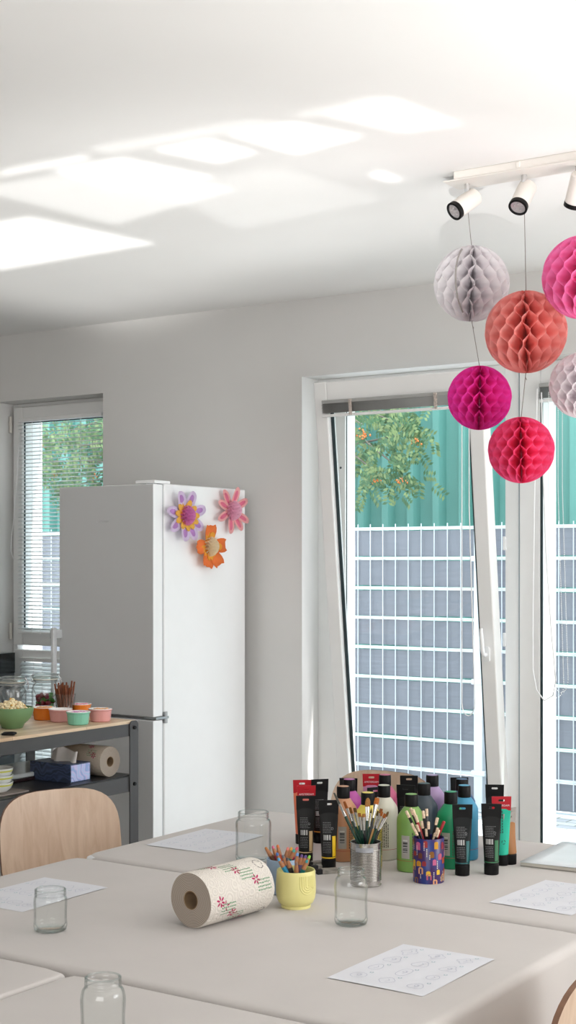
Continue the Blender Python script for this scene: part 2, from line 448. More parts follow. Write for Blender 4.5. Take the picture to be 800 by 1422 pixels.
# tree between the two windows, behind the fence
tp = Vector((-6.8, 9.6, GZ))
tree = thing('rowan_tree', 'leafy tree with orange berries hanging over the grey fence outside', 'tree', tp)
m = MB(); brs = []
m.tube([(0, 0, 0), (.03, .02, 1.2), (-.02, .0, 2.3), (0, .02, 3.6)], .1, 10, [.13, .1, .085, .04])
targets = []
for (qx, qy, yy) in ((505, 590, 9.3), (535, 625, 9.4), (522, 655, 9.3), (560, 590, 9.3), (575, 600, 9.4), (500, 640, 9.5), (560, 655, 9.3), (545, 580, 9.45),
                     (115, 600, 9.4), (100, 622, 9.2), (75, 650, 9.5), (128, 612, 9.6), (90, 600, 9.5), (65, 640, 9.3), (130, 650, 9.4), (110, 660, 9.3), (95, 675, 9.6), (140, 590, 9.3), (55, 610, 9.4)):
    targets.append(aty(qx, qy, yy) - tp)
for _ in range(34):
    targets.append(Vector((rnd.uniform(-1.15, 1.15), rnd.uniform(-.6, .5), rnd.uniform(2.5, 4.1))))
tw = []
for t in targets:
    s0 = Vector((0, 0, rnd.uniform(2.0, 3.3))); mid = s0.lerp(t, .55) + Vector((0, 0, .16))
    pts = [s0, s0.lerp(mid, .5) + Vector((0, 0, .05)), mid, t]
    m.tube(pts, .012, 6, [.03, .02, .012, .004]); tw.append(pts)
m.obj('trunk', mat('grey_bark', '#6e6a62', .9, var=.2), tree)
m = MB()
for pts in tw:
    e = pts[3]
    for k in range(20):
        c = e + Vector((rnd.gauss(0, .10), rnd.gauss(0, .1), rnd.gauss(-.02, .09)))
        ax = Vector((rnd.uniform(-1, 1), rnd.uniform(-.5, .5), rnd.uniform(-.9, .25))).normalized(); sd = ax.cross(Vector((rnd.uniform(-.3,.3), 1, .2))).normalized()
        for q in range(5):
            for sg in (-1, 1):
                p = c + ax * (q * .026); d = (sd * sg + ax * .45).normalized(); w = d.cross(Vector((0, 1, 0))).normalized() * .011
                m.mi = 0 if rnd.random() < .55 else 1
                m.face([m.v(p), m.v(p + d * .025 + w), m.v(p + d * .05), m.v(p + d * .025 - w)])
m.obj('foliage', [mat('rowan_leaf', '#567a58', .6, trans=.35, var=.2), mat('yellow_green_leaf', '#85996a', .6, trans=.35, var=.2)], tree, sharp=None, fix=False)
m = MB()
for t in targets[:19:2]:
    for k in range(16): m.ball(t + Vector((rnd.gauss(0, .022), rnd.gauss(0, .02), rnd.gauss(-.07, .014))), .008, seg=6, rings=4)
bo = m.obj('berry_cluster', mat('orange_berry', '#d97b3a', .4), tree); bo['kind'] = 'stuff'

# ============================================================ BLINDS
M_slat = mat('grey_blind_slat', '#b0b0ae', .35, .2, var=.04)
M_slatw = mat('white_blind_slat', '#fafcfc', .4, var=.01, trans=.6)
M_tape = mat('beige_ladder_tape', '#cfc4bc', .8, var=.3, scale=120)
def gathered_blind(x0, x1, label, M, z1, h, tapes):
    r = thing('venetian_blind', label, 'blind', group='gathered venetian blinds'); r.matrix_world = M
    m = MB(); m.box(x0, x1, -.045, -.02, z1 - .016, z1); m.obj('headrail', M_slat, r, bevel=.002)
    n = 13; m = MB()
    for k in range(n):
        z = z1 - .019 - (h - .03) * k / n; dx = rnd.uniform(-.002, .002)
        m.grid(1, 4, lambda u, v: Vector((x0 + dx + (x1 - x0) * u, -.046 + .027 * v + rnd.uniform(-.0004, .0004), z + .0025 * math.sin(PI * v))))
    m.obj('slats', M_slat, r, solid=.0012)
    m = MB(); m.box(x0 - .002, x1, -.048, -.018, z1 - h - .004, z1 - h + .009); m.obj('bottom_rail', M_pvc, r, bevel=.003)
    for X in tapes:
        m = MB(); pts = [(X + .006 * (-1) ** k, -.05, z1 - .004 - (h - .008) * k / 10) for k in range(11)]
        m.tube(pts, .005, 6); m.tube([(2 * X - p[0], -.0515, p[2]) for p in pts], .0042, 6); m.obj('ladder_cord', M_tape, r)
    return r
def to_sash(p): return sash_M().inverted() @ p
z_b = 2.268
SL = (2.268 - SZ0) / math.cos(TILT)
bl = gathered_blind(-3.478, -2.772, 'gathered grey venetian blind on the tilted window leaf', sash_M(), SL, .072, (-3.325, -2.90, ))
bl2 = gathered_blind(gx0 + .004, gx1 - .004, 'gathered grey venetian blind on the closed window at right edge', Matrix.Translation((0, FY - .012 + .02, 0)), 2.30, .075, (gx0 + .32, gx1 - .2))
Minv = sash_M().inverted()
def cord(pts_world, r, parent, inv=None, name='pull_cord', bead=False):
    m = MB(); P = [Vector(p) for p in pts_world]
    if inv: P = [inv @ p for p in P]
    if bead:
        for a, c in zip(P, P[1:]):
            n = max(1, int((c - a).length / .0075))
            for k in range(n): m.ball(a.lerp(c, k / n), r, seg=6, rings=4)
    else: m.tube(P, r, 6)
    m.obj(name, M_cord, parent)
def loop_pts(xa, xb, ytop, ybot, Y, n=8):
    A = [aty(xa + (0 if k else 0), ytop + (ybot - 18 - ytop) * k / 6, Y) for k in range(7)]
    c = [aty((xa + xb) / 2 - (xb - xa) / 2 * math.cos(PI * k / n), ybot - 18 + 18 * math.sin(PI * k / n), Y) for k in range(1, n)]
    B = [aty(xb - (8 if k > 3 else 2 * k), ybot - 18 - (ybot - 18 - ytop) * k / 6, Y) for k in range(7)]
    return A + c + B
cy_ = (sash_M() @ Vector((0, -.055, SL))).y
cord(loop_pts(641.5, 659.5, 565, 994, cy_), .0022, bl, Minv)
m0 = Matrix.Translation((0, -(FY - .012 + .02), 0))
y2 = FY - .06
cord([aty(746, 540, y2), aty(742, 700, y2), aty(740, 860, y2), aty(740, 930, y2), aty(745, 958, y2), aty(756, 973, y2), aty(768, 966, y2), aty(772, 945, y2), aty(766, 880, y2), aty(758, 760, y2), aty(754, 640, y2), aty(752, 545, y2)], .003, bl2, m0)
for xa, xb, yb in ((762, 783, 969), (770, 789, 962)):
    L = loop_pts(xa, xb, 545, yb, y2 + .02); cord(L, .0026, bl2, m0, 'bead_chain', True)
# lowered blinds of the left window
def lowered(x0, x1, z0, z1, label, y, slope=.006):
    r = thing('venetian_blind', label, 'blind', group='lowered venetian blinds')
    m = MB(); m.box(x0, x1, y - .014, y + .014, z1 - .02, z1); m.obj('headrail', M_pvc, r, bevel=.002)
    m = MB(); m.box(x0, x1, y - .012, y + .012, z0, z0 + .012); m.obj('bottom_rail', M_pvc, r, bevel=.002)
    m = MB(); z = z0 + .03
    while z < z1 - .025:
        m.grid(1, 3, lambda u, v: Vector((x0 + (x1 - x0) * u, y - .0115 + .023 * v, z - .0045 + slope * v + .0022 * math.sin(PI * v)))); z += .0208
    m.obj('slats', M_slatw, r, solid=.0008)
    for X in (x0 + .11, x0 + .17, x1 - .14):
        m = MB(); m.tube([(X, y - .014, z0), (X, y - .014, z1)], .0012, 6); m.obj('ladder_cord', M_cord, r)
    return r
lb = lowered(W2[0] + .088, W2[1] - .088, 1.150, 2.318, 'lowered white venetian blind on the upper left window behind the fridge', FY - .042)
lowered(W2[0] + .1, W2[1] - .1, .16, 1.02, 'lowered white venetian blind on the lower left window below the crossbar', FY - .042, .017)
yb = FY - .06
cord([aty(27, 600, yb), aty(24, 660, yb), aty(19, 720, yb), aty(16, 745, yb), aty(15, 765, yb), aty(19, 777, yb), aty(26, 778, yb), aty(32, 772, yb), aty(33, 700, yb), aty(33, 600, yb)], .002, lb)

# ============================================================ FRIDGE
FX, FXL, FYF, FYB, FH = -3.95, -4.497, 4.842, 5.525, 1.88
M_silver = mat('silver_grey_door', '#cacbcc', .38, .05, var=.02, scale=2, stretch=(1, 1, .05))
fr = thing('fridge', 'tall white fridge freezer with silver grey doors beside the window', 'fridge', (0, 0, 0))
m = MB(); m.box(FXL, FX, FYF + .075, FYB, .03, FH); m.box(FXL + .03, FX - .03, FYF + .12, FYB - .03, 0, .03); m.obj('cabinet', M_white, fr, bevel=.006)
def fdoor(z0, z1, hz0, hz1):
    m = MB(); m.box(FXL, FX, FYF, FYF + .062, z0, z1); m.mi = 1; m.box(FXL + .001, FX - .001, FYF - .0012, FYF + .002, z0 + .001, z1 - .001)
    d = m.obj('door', [M_white, M_silver], fr, bevel=.003)
    m = MB(); m.box(FXL + .006, FX - .008, FYF + .062, FYF + .075, z0 + .01, z1 - .01); m.obj('seal', mat('grey_door_seal', '#b9bdc0', .6), d)
    m = MB(); xh = FXL + .012
    m.box(xh - .009, xh + .009, FYF - .062, FYF - .038, hz0, hz1)
    for z in (hz0 + .03, hz1 - .03): m.box(xh - .03, xh + .006, FYF - .045, FYF, z - .02, z + .02)
    m.obj('handle', mat('white_handle', '#cfd2d4', .25), d, bevel=.004)
    return d
du = fdoor(.868, FH - .004, .86 + .03, 1.243); dl = fdoor(.06, .852, .45, .83)
text('LIEBHERR', .017, mat('pale_grey_letters', '#d2d3d4', .4), 'lettering', du, rmat((aty(143, 724, FYF).x, FYF - .0018, aty(143, 724, FYF).z), (PI / 2, 0, 0)), .0006)
m = MB(); m.box(FX - .11, FX - .002, FYF + .01, FYF + .12, FH, FH + .014); m.box(FX - .06, FX - .02, FYF + .02, FYF + .05, FH - .003, FH + .003); m.obj('hinge_cover', M_white, fr, bevel=.004)
m = MB(); m.box(FX - .06, FX + .006, FYF + .012, FYF + .10, .855, .866); m.cyl((FX - .004, FYF + .085, .835), (FX - .004, FYF + .085, .885), .011, seg=12)
m.obj('hinge', mat('grey_hinge_metal', '#a9adb0', .3, .7), fr, bevel=.001)

def honeycomb(R, sheets, m, name, parent, M, half=None, per=.36, phase=0., core=.004):
    """tissue honeycomb ball: sheets glued in alternating bands, fanned round the local Z axis"""
    mb = MB(); d = 2 * PI / sheets; nz, nr = 60, 4; period = per * 2 * R
    for k in range(sheets):
        a0 = k * d
        if half is not None and math.cos(a0 - half) < -.02: continue
        sg = -1 if k % 2 else 1
        def fn(u, v):
            z = -R + 2 * R * v; z = R * math.sin((v - .5) * PI)
            ro = math.sqrt(max(R * R - z * z, 1e-9)); r = ro * (core + (1 - core) * u)
            t = (z / period + phase) % 1.0; tri = 4 * abs(t - .5) - 1
            w = max(-1, min(1, tri * 1.7)); a = a0 + sg * w * d * .485
            return M @ Vector((r * math.cos(a), r * math.sin(a), z))
        mb.grid(nr, nz, fn)
    return mb.obj(name, m, parent, sharp=None, fix=False)

# paper flowers on the fridge side (local: x' along world Y, z up, out along world +X)
def petal_poly(L, w, kind, n=18):
    out = []
    for i in range(n):
        a = 2 * PI * i / n; x = math.cos(a); y = math.sin(a)
        r0 = L * (.5 - .5 * x); ww = w * y * (.62 + .38 * (1 - (x + 1) / 2)) if kind == 'oval' else w * y
        if kind == 'heart':
            r0 = L * (.5 - .5 * x); ww = w * y * (.35 + .65 * (1 - (x + 1) / 2) ** .6) * 1.15
            if x < -.85: r0 -= L * .13
        out.append((r0, ww))
    return out
def flower(label, qx, qy, mats, angs, L, w, kind, inner, ball_r, ballmat, spot):
    c = atx(qx, qy, FX); r = thing('paper_flower', label, 'paper flower', c, 0, 'paper flowers on the fridge')
    def place(poly, ang, off, lift, sc=1.0, sh=0.0):
        m = MB(); ca, sa = math.cos(ang), math.sin(ang); vs = []
        for rr, ww in poly:
            rr = rr * sc + sh; ww *= sc
            vs.append(Vector((off + lift * rr - 1.2 * rr * rr * .4 + .25*abs(ww), (ca * rr - sa * ww) * 1.22, sa * rr + ca * ww)))
        cen = sum(vs, Vector()) / len(vs); cv = m.v(cen); V = [m.v(p) for p in vs]
        for i in range(len(V)): m.face([V[i], V[(i + 1) % len(V)], cv])
        return m
    for a in angs:
        A = math.radians(a); lf = rnd.uniform(.16, .34)
        p = place(petal_poly(L, w, kind), A, .012, lf).obj('petal', mats[0], r, sharp=None, solid=.0008)
        if spot: place(petal_poly(L * .55, w * .5, 'oval'), A, .0135, lf, 1, L * .3).obj('petal_spot', mats[1], p, sharp=None, solid=.0006)
    for a in inner:
        A = math.radians(a); lf = rnd.uniform(.2, .34)
        place(petal_poly(L * .60, w * .58, 'oval'), A, .017, lf).obj('inner_petal', mats[2], r, sharp=None, solid=.0008)
    m = MB(); m.cyl((.0, 0, 0), (.02, 0, 0), .012); m.obj('magnet', M_white, r)
    honeycomb(ball_r, 20, ballmat, 'honeycomb_centre', r, rmat((.022, 0, 0)) @ Matrix.Rotation(math.radians(-14), 4, 'X'), 0.0, .17)
    return r
pc = lambda n, h: mat(n, h, .75, var=.02, trans=.25)
flower('lilac paper flower with yellow inner petals on the fridge', 252, 716, [pc('lilac_card', '#e4d0ec'), pc('violet_card', '#c58fd0'), pc('yellow_card', '#f5bd52')],
       [18, 68, 118, 170, 215, 258, 293, 330], .118, .030, 'oval', [0, 35, 75, 105, 140, 172, 205, 240, 272, 303, 332], .047, honey_mat('violet_pink_tissue', '#f4aee0', .6), True)
flower('pink paper flower with rabbit-ear petals on the fridge', 317, 709, [pc('salmon_pink_card', '#f8b6b6'), pc('rose_card', '#ee7c9a'), pc('pink_card2', '#f08fa2')],
       [30, 82, 122, 160, 205, 262, 303, 332], .110, .023, 'oval', [], .047, honey_mat('pink_tissue', '#ffdcec', .6), True)
flower('orange paper flower with cream honeycomb centre on the fridge', 285, 759, [pc('orange_card', '#f4813c'), pc('orange_card2', '#f08a30'), pc('amber_card', '#f7ae3d')],
       [5, 92, 182, 252, 298], .112, .036, 'heart', [80, 105, 165, 195, 240, 265, 288, 310, 0], .047, honey_mat('cream_tissue', '#fff4de', .6), False)

# ============================================================ TRACK LIGHT + HONEYCOMB BALLS
M_track = mat('cream_white_lamp', '#e2ddd7', .4, var=.01)
tl = thing('track_light', 'white ceiling light bar with swivelling spot heads', 'ceiling light', (-2.08, 4.06, CEIL))
m = MB(); m.box(0, 1.25, -.032, .035, -.026, 0)
for x in (.22, .60, .98): m.box(x - .006, x + .006, -.036, -.03, -.02, -.004)
m.obj('rail', M_track, tl, bevel=.002)
m = MB(); m.box(-.035, 1.285, -.036, .075, -.030, -.026); m.obj('base_plate', M_track, tl, bevel=.001)
def spot_head(qx, qy, ax, Y):
    """qx,qy: pixel of the pivot under the plate; ax: pointing direction of the lamp opening"""
    p = aty(qx, qy, Y) - tl.location; ax = Vector(ax).normalized()
    m = MB(); q = ax.to_track_quat('Z', 'Y').to_matrix().to_4x4(); q.translation = p + Vector((0, 0, -.028)) - ax * .012
    ln = .098
    m.lathe([(.0, -.028), (.024, -.028), (.029, -.023), (.029, ln - .03), (.0275, ln - .029), (.0275, ln - .04), (.0, ln - .04)], 32, q, False, False)
    s_ = m.obj('spotlight', M_track, tl)
    m = MB(); m.lathe([(.0295, ln - .036), (.030, ln - .028), (.030, ln - .022), (.0235, ln - .021), (.0235, ln - .03)], 32, q, False, False); m.obj('ring', M_blackp, s_)
    m = MB(); m.lathe([(.0, ln - .030), (.008, ln - .027), (.0235, ln - .0255)], 28, q, False, False)
    for k in range(5): m.ball((.012 * math.cos(k * 1.257), .012 * math.sin(k * 1.257), ln - .0245), .0035, seg=8, rings=5, M=q)
    m.obj('bulb', mat('lamp_lens', '#b9b4b6', .12, .4), s_)
    m = MB(); m.cyl((p.x, p.y, -.030), (p.x, p.y, p.z - .018), .0085, seg=14); m.cyl((p.x, p.y, p.z - .006), (p.x, p.y, p.z - .03), .006, seg=12); m.obj('joint', M_chrome, s_)
    return tl.location + p
R_ = Vector((CC, SS, 0)); FW = Vector((-SS, CC, 0))
P1 = spot_head(649, 268, -R_ * .69 - FW * .40 + Vector((0, 0, -.57)), 4.085)
P2 = spot_head(728, 257, -R_ * .39 - FW * .50 + Vector((0, 0, -.78)), 4.085)
P3 = spot_head(803, 246, -R_ * .1 + FW * .6 + Vector((0, 0, -.75)), 4.085)
spot_head(882, 232, R_ * .3 - FW * .4 + Vector((0, 0, -.85)), 4.085); spot_head(965, 220, R_ * .5 - FW * .4 + Vector((0, 0, -.75)), 4.085)
M_thread = mat('grey_thread', '#8a837e', .7)
M_slit = mat('dark_grey_binding', '#8f8b88', .8)
def hball(qx, qy, qr, Y, m, label, strtop, tip=0., seam=False, ang=0.):
    c = aty(qx, qy, Y); R = qr * px(c)[2] / F
    r = thing('honeycomb_ball', label, 'paper ball', c, 0, 'hanging honeycomb paper balls')
    honeycomb(R, 32, m, 'honeycomb_tissue', r, Matrix.Rotation(tip, 4, 'Y') @ Matrix.Rotation(ang + facing(c) - PI / 2, 4, 'Z'), None, .28, .25)
    if strtop is not None:
        t = strtop - c; mm = MB(); mm.tube([(0, 0, R * .99), Vector((0, 0, R * .99)).lerp(t, .5), t], .0012, 6)
        mm.tube([t.lerp(Vector((0,0,R)), .12) + Vector((.0, 0, 0)), t.lerp(Vector((0,0,R)), .12) + Vector((.004, 0, -.01))], .0012, 5)
        mm.obj('thread', M_thread, r)
    if seam:
        mm = MB(); a = facing(c) - PI / 2 - .42
        mm.tube([Vector((R * 1.005 * math.cos(th) * math.cos(a), R * 1.005 * math.cos(th) * math.sin(a), R * 1.005 * math.sin(th))) for th in [(-.98 + 1.9 * k / 20) for k in range(21)]], .003, 6)
        mm.obj('binding_edge', M_slit, r)
    return c, R
drop = Vector((0, 0, -.035))
cw, rw = hball(655, 394, 52.5, 4.15, honey_mat('pale_grey_tissue', '#f6f3f5', .5), 'pale grey and white honeycomb paper ball under the leftmost spot', P1 + drop, .06, True)
cc, rc = hball(730.5, 461, 57, 4.10, honey_mat('coral_tissue', '#fbb2ac'), 'coral honeycomb paper ball under the middle spot', P2 + drop, -.04)
ch, rh = hball(811, 385, 58, 4.06, honey_mat('candy_pink_tissue', '#fd90ca'), 'candy pink honeycomb paper ball cut by the right picture edge', P3 + drop, .05)
hball(666, 552.5, 44.5, 4.10, honey_mat('fuchsia_tissue', '#fb52c4'), 'fuchsia honeycomb paper ball hanging below the pale grey ball', cw - Vector((0, 0, rw * .96)), .03, ang=.1)
hball(724, 625, 46, 4.07, honey_mat('raspberry_tissue', '#fd699e'), 'raspberry red honeycomb paper ball, lowest of the hanging balls', cc - Vector((0, 0, rc * .96)), -.02, ang=.06)
hball(809, 535, 46, 4.09, honey_mat('pale_pink_white_tissue', '#f8f2f5', .5), 'white honeycomb paper ball below the candy pink one', ch - Vector((0, 0, rh * .96)), .08)

# ============================================================ TABLES
TZ = .74
M_leg = mat('pale_grey_table_leg', '#c8c8c8', .4)
def table(x0, x1, y0, y1, label, clabel, r=.020, hang=.24):
    t = thing('table', label, 'table', ((x0 + x1) / 2, (y0 + y1) / 2, 0), 0, 'tables pushed together')
    w, d = (x1 - x0) / 2 - .006, (y1 - y0) / 2 - .006
    m = MB(); m.box(-w, w, -d, d, TZ - .03, TZ - .004); m.obj('tabletop', M_white, t, bevel=.01)
    m = MB(); m.box(-w + .08, w - .08, -d + .08, d - .08, TZ - .08, TZ - .03); m.obj('apron', M_leg, t)
    for sx in (-1, 1):
        for sy in (-1, 1):
            m = MB(); m.cyl((sx * (w - .07), sy * (d - .07), 0), (sx * (w - .07), sy * (d - .07), TZ - .03), .022); m.obj('leg', M_leg, t)
    # cloth: rounded top edge, then hanging sides with soft folds
    W, D = (x1 - x0) / 2, (y1 - y0) / 2; rings = []; cr = .03; n = 26
    def ring(off, z, amp):
        pts = []
        loop = []
        for (ax, ay, bx, by) in ((-1, -1, 1, -1), (1, -1, 1, 1), (1, 1, -1, 1), (-1, 1, -1, -1)):
            for k in range(n): u = k / n; loop.append((ax + (bx - ax) * u, ay + (by - ay) * u))
        for i, (u, v) in enumerate(loop):
            x, y = u * (W - off), v * (D - off)
            ex, ey = W - off - abs(x), D - off - abs(y)
            if ex < cr and ey < cr:
                k = math.hypot(cr - ex, cr - ey)
                if k > 0:
                    x = math.copysign(W - off - cr + (cr - ex) / max(k, cr) * cr, x); y = math.copysign(D - off - cr + (cr - ey) / max(k, cr) * cr, y)
            s_ = 1 + amp * .012 * math.sin(i * .9 + x * 3)
            pts.append(Vector((x * s_, y * s_, z)))
        return pts
    for a in range(0, 7):
        th = a / 6 * PI / 2; rings.append(ring(r * (1 - math.sin(th)) , TZ - r + r * math.cos(th), 0))
    inner = [ring(W * .0 + o, TZ, 0) for o in (.2, .06)]
    rings = inner + rings
    for k in range(1, 6): rings.append(ring(0, TZ - r - (hang - r) * k / 5, -k * .12))
    m = MB(); m.loft(rings, True, True, False)
    c = m.obj('tablecloth', M_cloth, None, sharp=None); c.location = t.location
    tag(c, clabel, 'tablecloth', 'greige tablecloths')
    return t
table(-2.665, -1.175, 2.958, 3.822, 'table by the window carrying the paint bottles', 'greige cloth on the table by the window under the paints')
table(-2.665, -1.178, 2.116, 2.938, 'middle table carrying the paper towel roll', 'greige cloth on the middle table under the towel roll')
table(-3.40, -1.917, 1.255, 2.098, 'nearest left table cut by the lower left corner', 'greige cloth at the lower left corner, left of the seam', r=.012)
table(-1.911, -.42, 1.255, 2.098, 'nearest table under the large clear jar', 'greige cloth on the nearest table under the bottom jar', r=.012)

# sheets of paper
M_ink = mat('grey_blue_ink', '#b9bccb', .8); M_ink2 = mat('teal_pencil_ink', '#9fbac2', .8)
def sheet(p0, p1, sgn, label, seed, L=.297, w=.21, draw=True, first_long=True):
    p0, p1 = Vector((p0.x, p0.y, 0)), Vector((p1.x, p1.y, 0)); ex = (p1 - p0).normalized(); ey = Vector((-ex.y, ex.x, 0)) * sgn
    a, c = (L, w) if first_long else (w, L); rr = random.Random(seed)
    m = MB(); O = Vector((p0.x, p0.y, TZ + .0012)); cen = O + ex * a / 2 + ey * c / 2
    f = lambda u, v, h=0: O + ex * a * u + ey * c * v + Vector((0, 0, h)) - cen + Vector((0, 0, .0006 * math.sin(u * 5 + v * 4)))
    m.grid(8, 8, lambda u, v: f(u, v))
    def stroke(pts, wd):
        for q in range(len(pts) - 1):
            (u0, v0), (u1, v1) = pts[q], pts[q + 1]; dx, dy = (u1 - u0) * a, (v1 - v0) * c; l_ = math.hypot(dx, dy) or 1
            nx, ny = -dy / l_ * wd / 2 / a, dx / l_ * wd / 2 / c
            m.face([m.v(f(*q_, .0005)) for q_ in ((u0 - nx, v0 - ny), (u1 - nx, v1 - ny), (u1 + nx, v1 + ny), (u0 + nx, v0 + ny))])
    for i in range(4):
        for j in range(3):
            cu, cv = (i + .5) / 4 * .9 + .05, (j + .5) / 3 * .9 + .05
            m.mi = 1; ru, rv = rr.uniform(.05, .075), rr.uniform(.06, .085); k2 = rr.choice((2, 3, 4)); am = rr.uniform(.0, .25)
            pts = [(cu + ru * (1 + am * math.cos(k2 * t)) * math.cos(t), cv + rv * (1 + am * math.cos(k2 * t)) * math.sin(t)) for t in [2 * PI * q / 22 for q in range(23)]]
            stroke(pts, .0012)
            stroke([(cu - ru * .5, cv), (cu + ru * .1, cv + rv * .3), (cu + ru * .5, cv - rv * .1)], .0011)
            if (i + j) % 2 == 0: stroke([(cu + ru * .2 + .02 * math.cos(t), cv + .02 * math.sin(t)) for t in [2 * PI * q / 10 for q in range(11)]], .0011)
            m.mi = 2
            stroke([(cu + .095 + .012 * math.cos(t), cv + .06 + .016 * math.sin(t)) for t in [2 * PI * q / 8 for q in range(8)]], .0016)
    o = m.obj('paper_sheet', [M_paper, M_ink, M_ink2], None, sharp=None, fix=False); o.location = cen
    tag(o, label, 'paper', 'drawing sheets on the tables')
sheet(atz(454, 1358.5, TZ), atz(561, 1311, TZ), -1, 'white sheet of small drawings at the front of the middle table', 1)
sheet(atz(202, 1174, TZ), atz(285, 1151, TZ), -1, 'white drawing sheet on the far table left of the tall jar', 2)
sheet(atz(150, 1233, TZ), atz(65, 1219, TZ), 1, 'white drawing sheet behind the squat jar at left', 3, first_long=False)
sheet(atz(679, 1253.5, TZ), atz(761, 1221, TZ), -1, 'white drawing sheet at right edge below the white pad', 4)
# white pad at the right edge
p0 = atz(723, 1203, TZ); p1 = atz(800, 1165.5, TZ); ex = Vector((p1.x - p0.x, p1.y - p0.y, 0)).normalized()
pad = thing('drawing_pad', 'thick white pad lying at the right edge of the far table', 'drawing pad', p0 + Vector((0, 0, .0005)), math.atan2(ex.y, ex.x))
m = MB(); m.box(0, .32, -.24, 0, 0, .0025); m.obj('backing_board', mat('grey_brown_board', '#8d8780', .8), pad)
m = MB(); m.box(.001, .319, -.239, -.001, .0025, .010); m.obj('page_block', mat('page_edges', '#c9c4ba', .8), pad)
m = MB(); m.grid(6, 6, lambda u, v: Vector((-.002 + .323 * u, .001 - .242 * v, .0112 + .0015 * (1 - u) * v))); m.obj('cover', mat('pale_blue_white_cover', '#dfe5ea', .35), pad, sharp=None, solid=.0012)

# ============================================================ JARS
def jar(r, h, rn, loc, label, ribs=False, shoulder=.02, neck=.016, rz=0):
    t = thing('glass_jar', label, 'jar', loc, rz, 'empty glass jars on the tables')
    zs = h - neck - shoulder
    outer = [(0, .0), (r - .008, 0), (r - .002, .003), (r, .010), (r, .016), (r - .0007, .024), (r - .0007, zs * .7), (r, zs - .004), (r, zs)]
    for k in range(1, 6):
        a = k / 5 * PI / 2; outer.append((rn + .001 + (r - rn - .001) * math.cos(a) , zs + shoulder * math.sin(a) * .92))
    outer += [(rn - .0012, h - neck), (rn + .0012, h - neck * .82), (rn + .0012, h - neck * .62), (rn - .001, h - neck * .55), (rn + .001, h - neck * .42), (rn + .001, h - neck * .25), (rn - .001, h - neck * .18), (rn, h - .002), (rn - .001, h)]
    th = .0024
    inner = [(max(0, rr - th), max(z, .006)) for rr, z in reversed(outer) if z < h - .001 and z > .012] + [(r - .008, .0075), (0, .0085)]
    rib = (lambda a, z: (.0007 * max(0, math.sin(a * 34)) if (zs * .78 < z < zs + .002 or .008 < z < zs * .17) else 0)) if ribs else None
    m = MB(); m.lathe(outer + [(rn - .0022, h)] + inner, 96 if ribs else 48, None, False, False, rib)
    m.obj('jar_body', M_jar, t, sharp=None)
    m = MB(); m.lathe([(rn - .0025, h - .0022), (rn + .0009, h - .002), (rn + .0011, h - .0008), (rn - .001, h + .0006), (rn - .0028, h - .0006)], 48, None, False, False, closed=True)
    m.obj('rim', glass_mat('jar_rim_glass', (.93, .95, .95), (.6, .66, .65), 1.3), t, sharp=None)
    m = MB(); m.lathe([(r - .0012, .0055), (r - .009, .0015), (.0, .0008)], 48, None, False, False)
    m.obj('base_ring', glass_mat('jar_base_glass', (.92, .95, .94), (.6, .67, .66), 1.2), t, sharp=None)
    return t
jar(.0365, .1225, .0288, atz(487.5, 1283.4, TZ), 'clear jar with ribbed shoulder right of the yellow pencil pot', True)
jar(.0365, .1235, .0290, atz(143, 1461, TZ), 'clear jar at the bottom edge, nearest of the jars', True)
jar(.0362, .0905, .0330, atz(70, 1292, TZ), 'squat clear jar standing by the left drawing sheet', False, .011, .016)
jar(.0480, .131, .0405, atz(352, 1195, TZ), 'tall wide clear jar standing behind the paper towel roll', False, .014, .019)

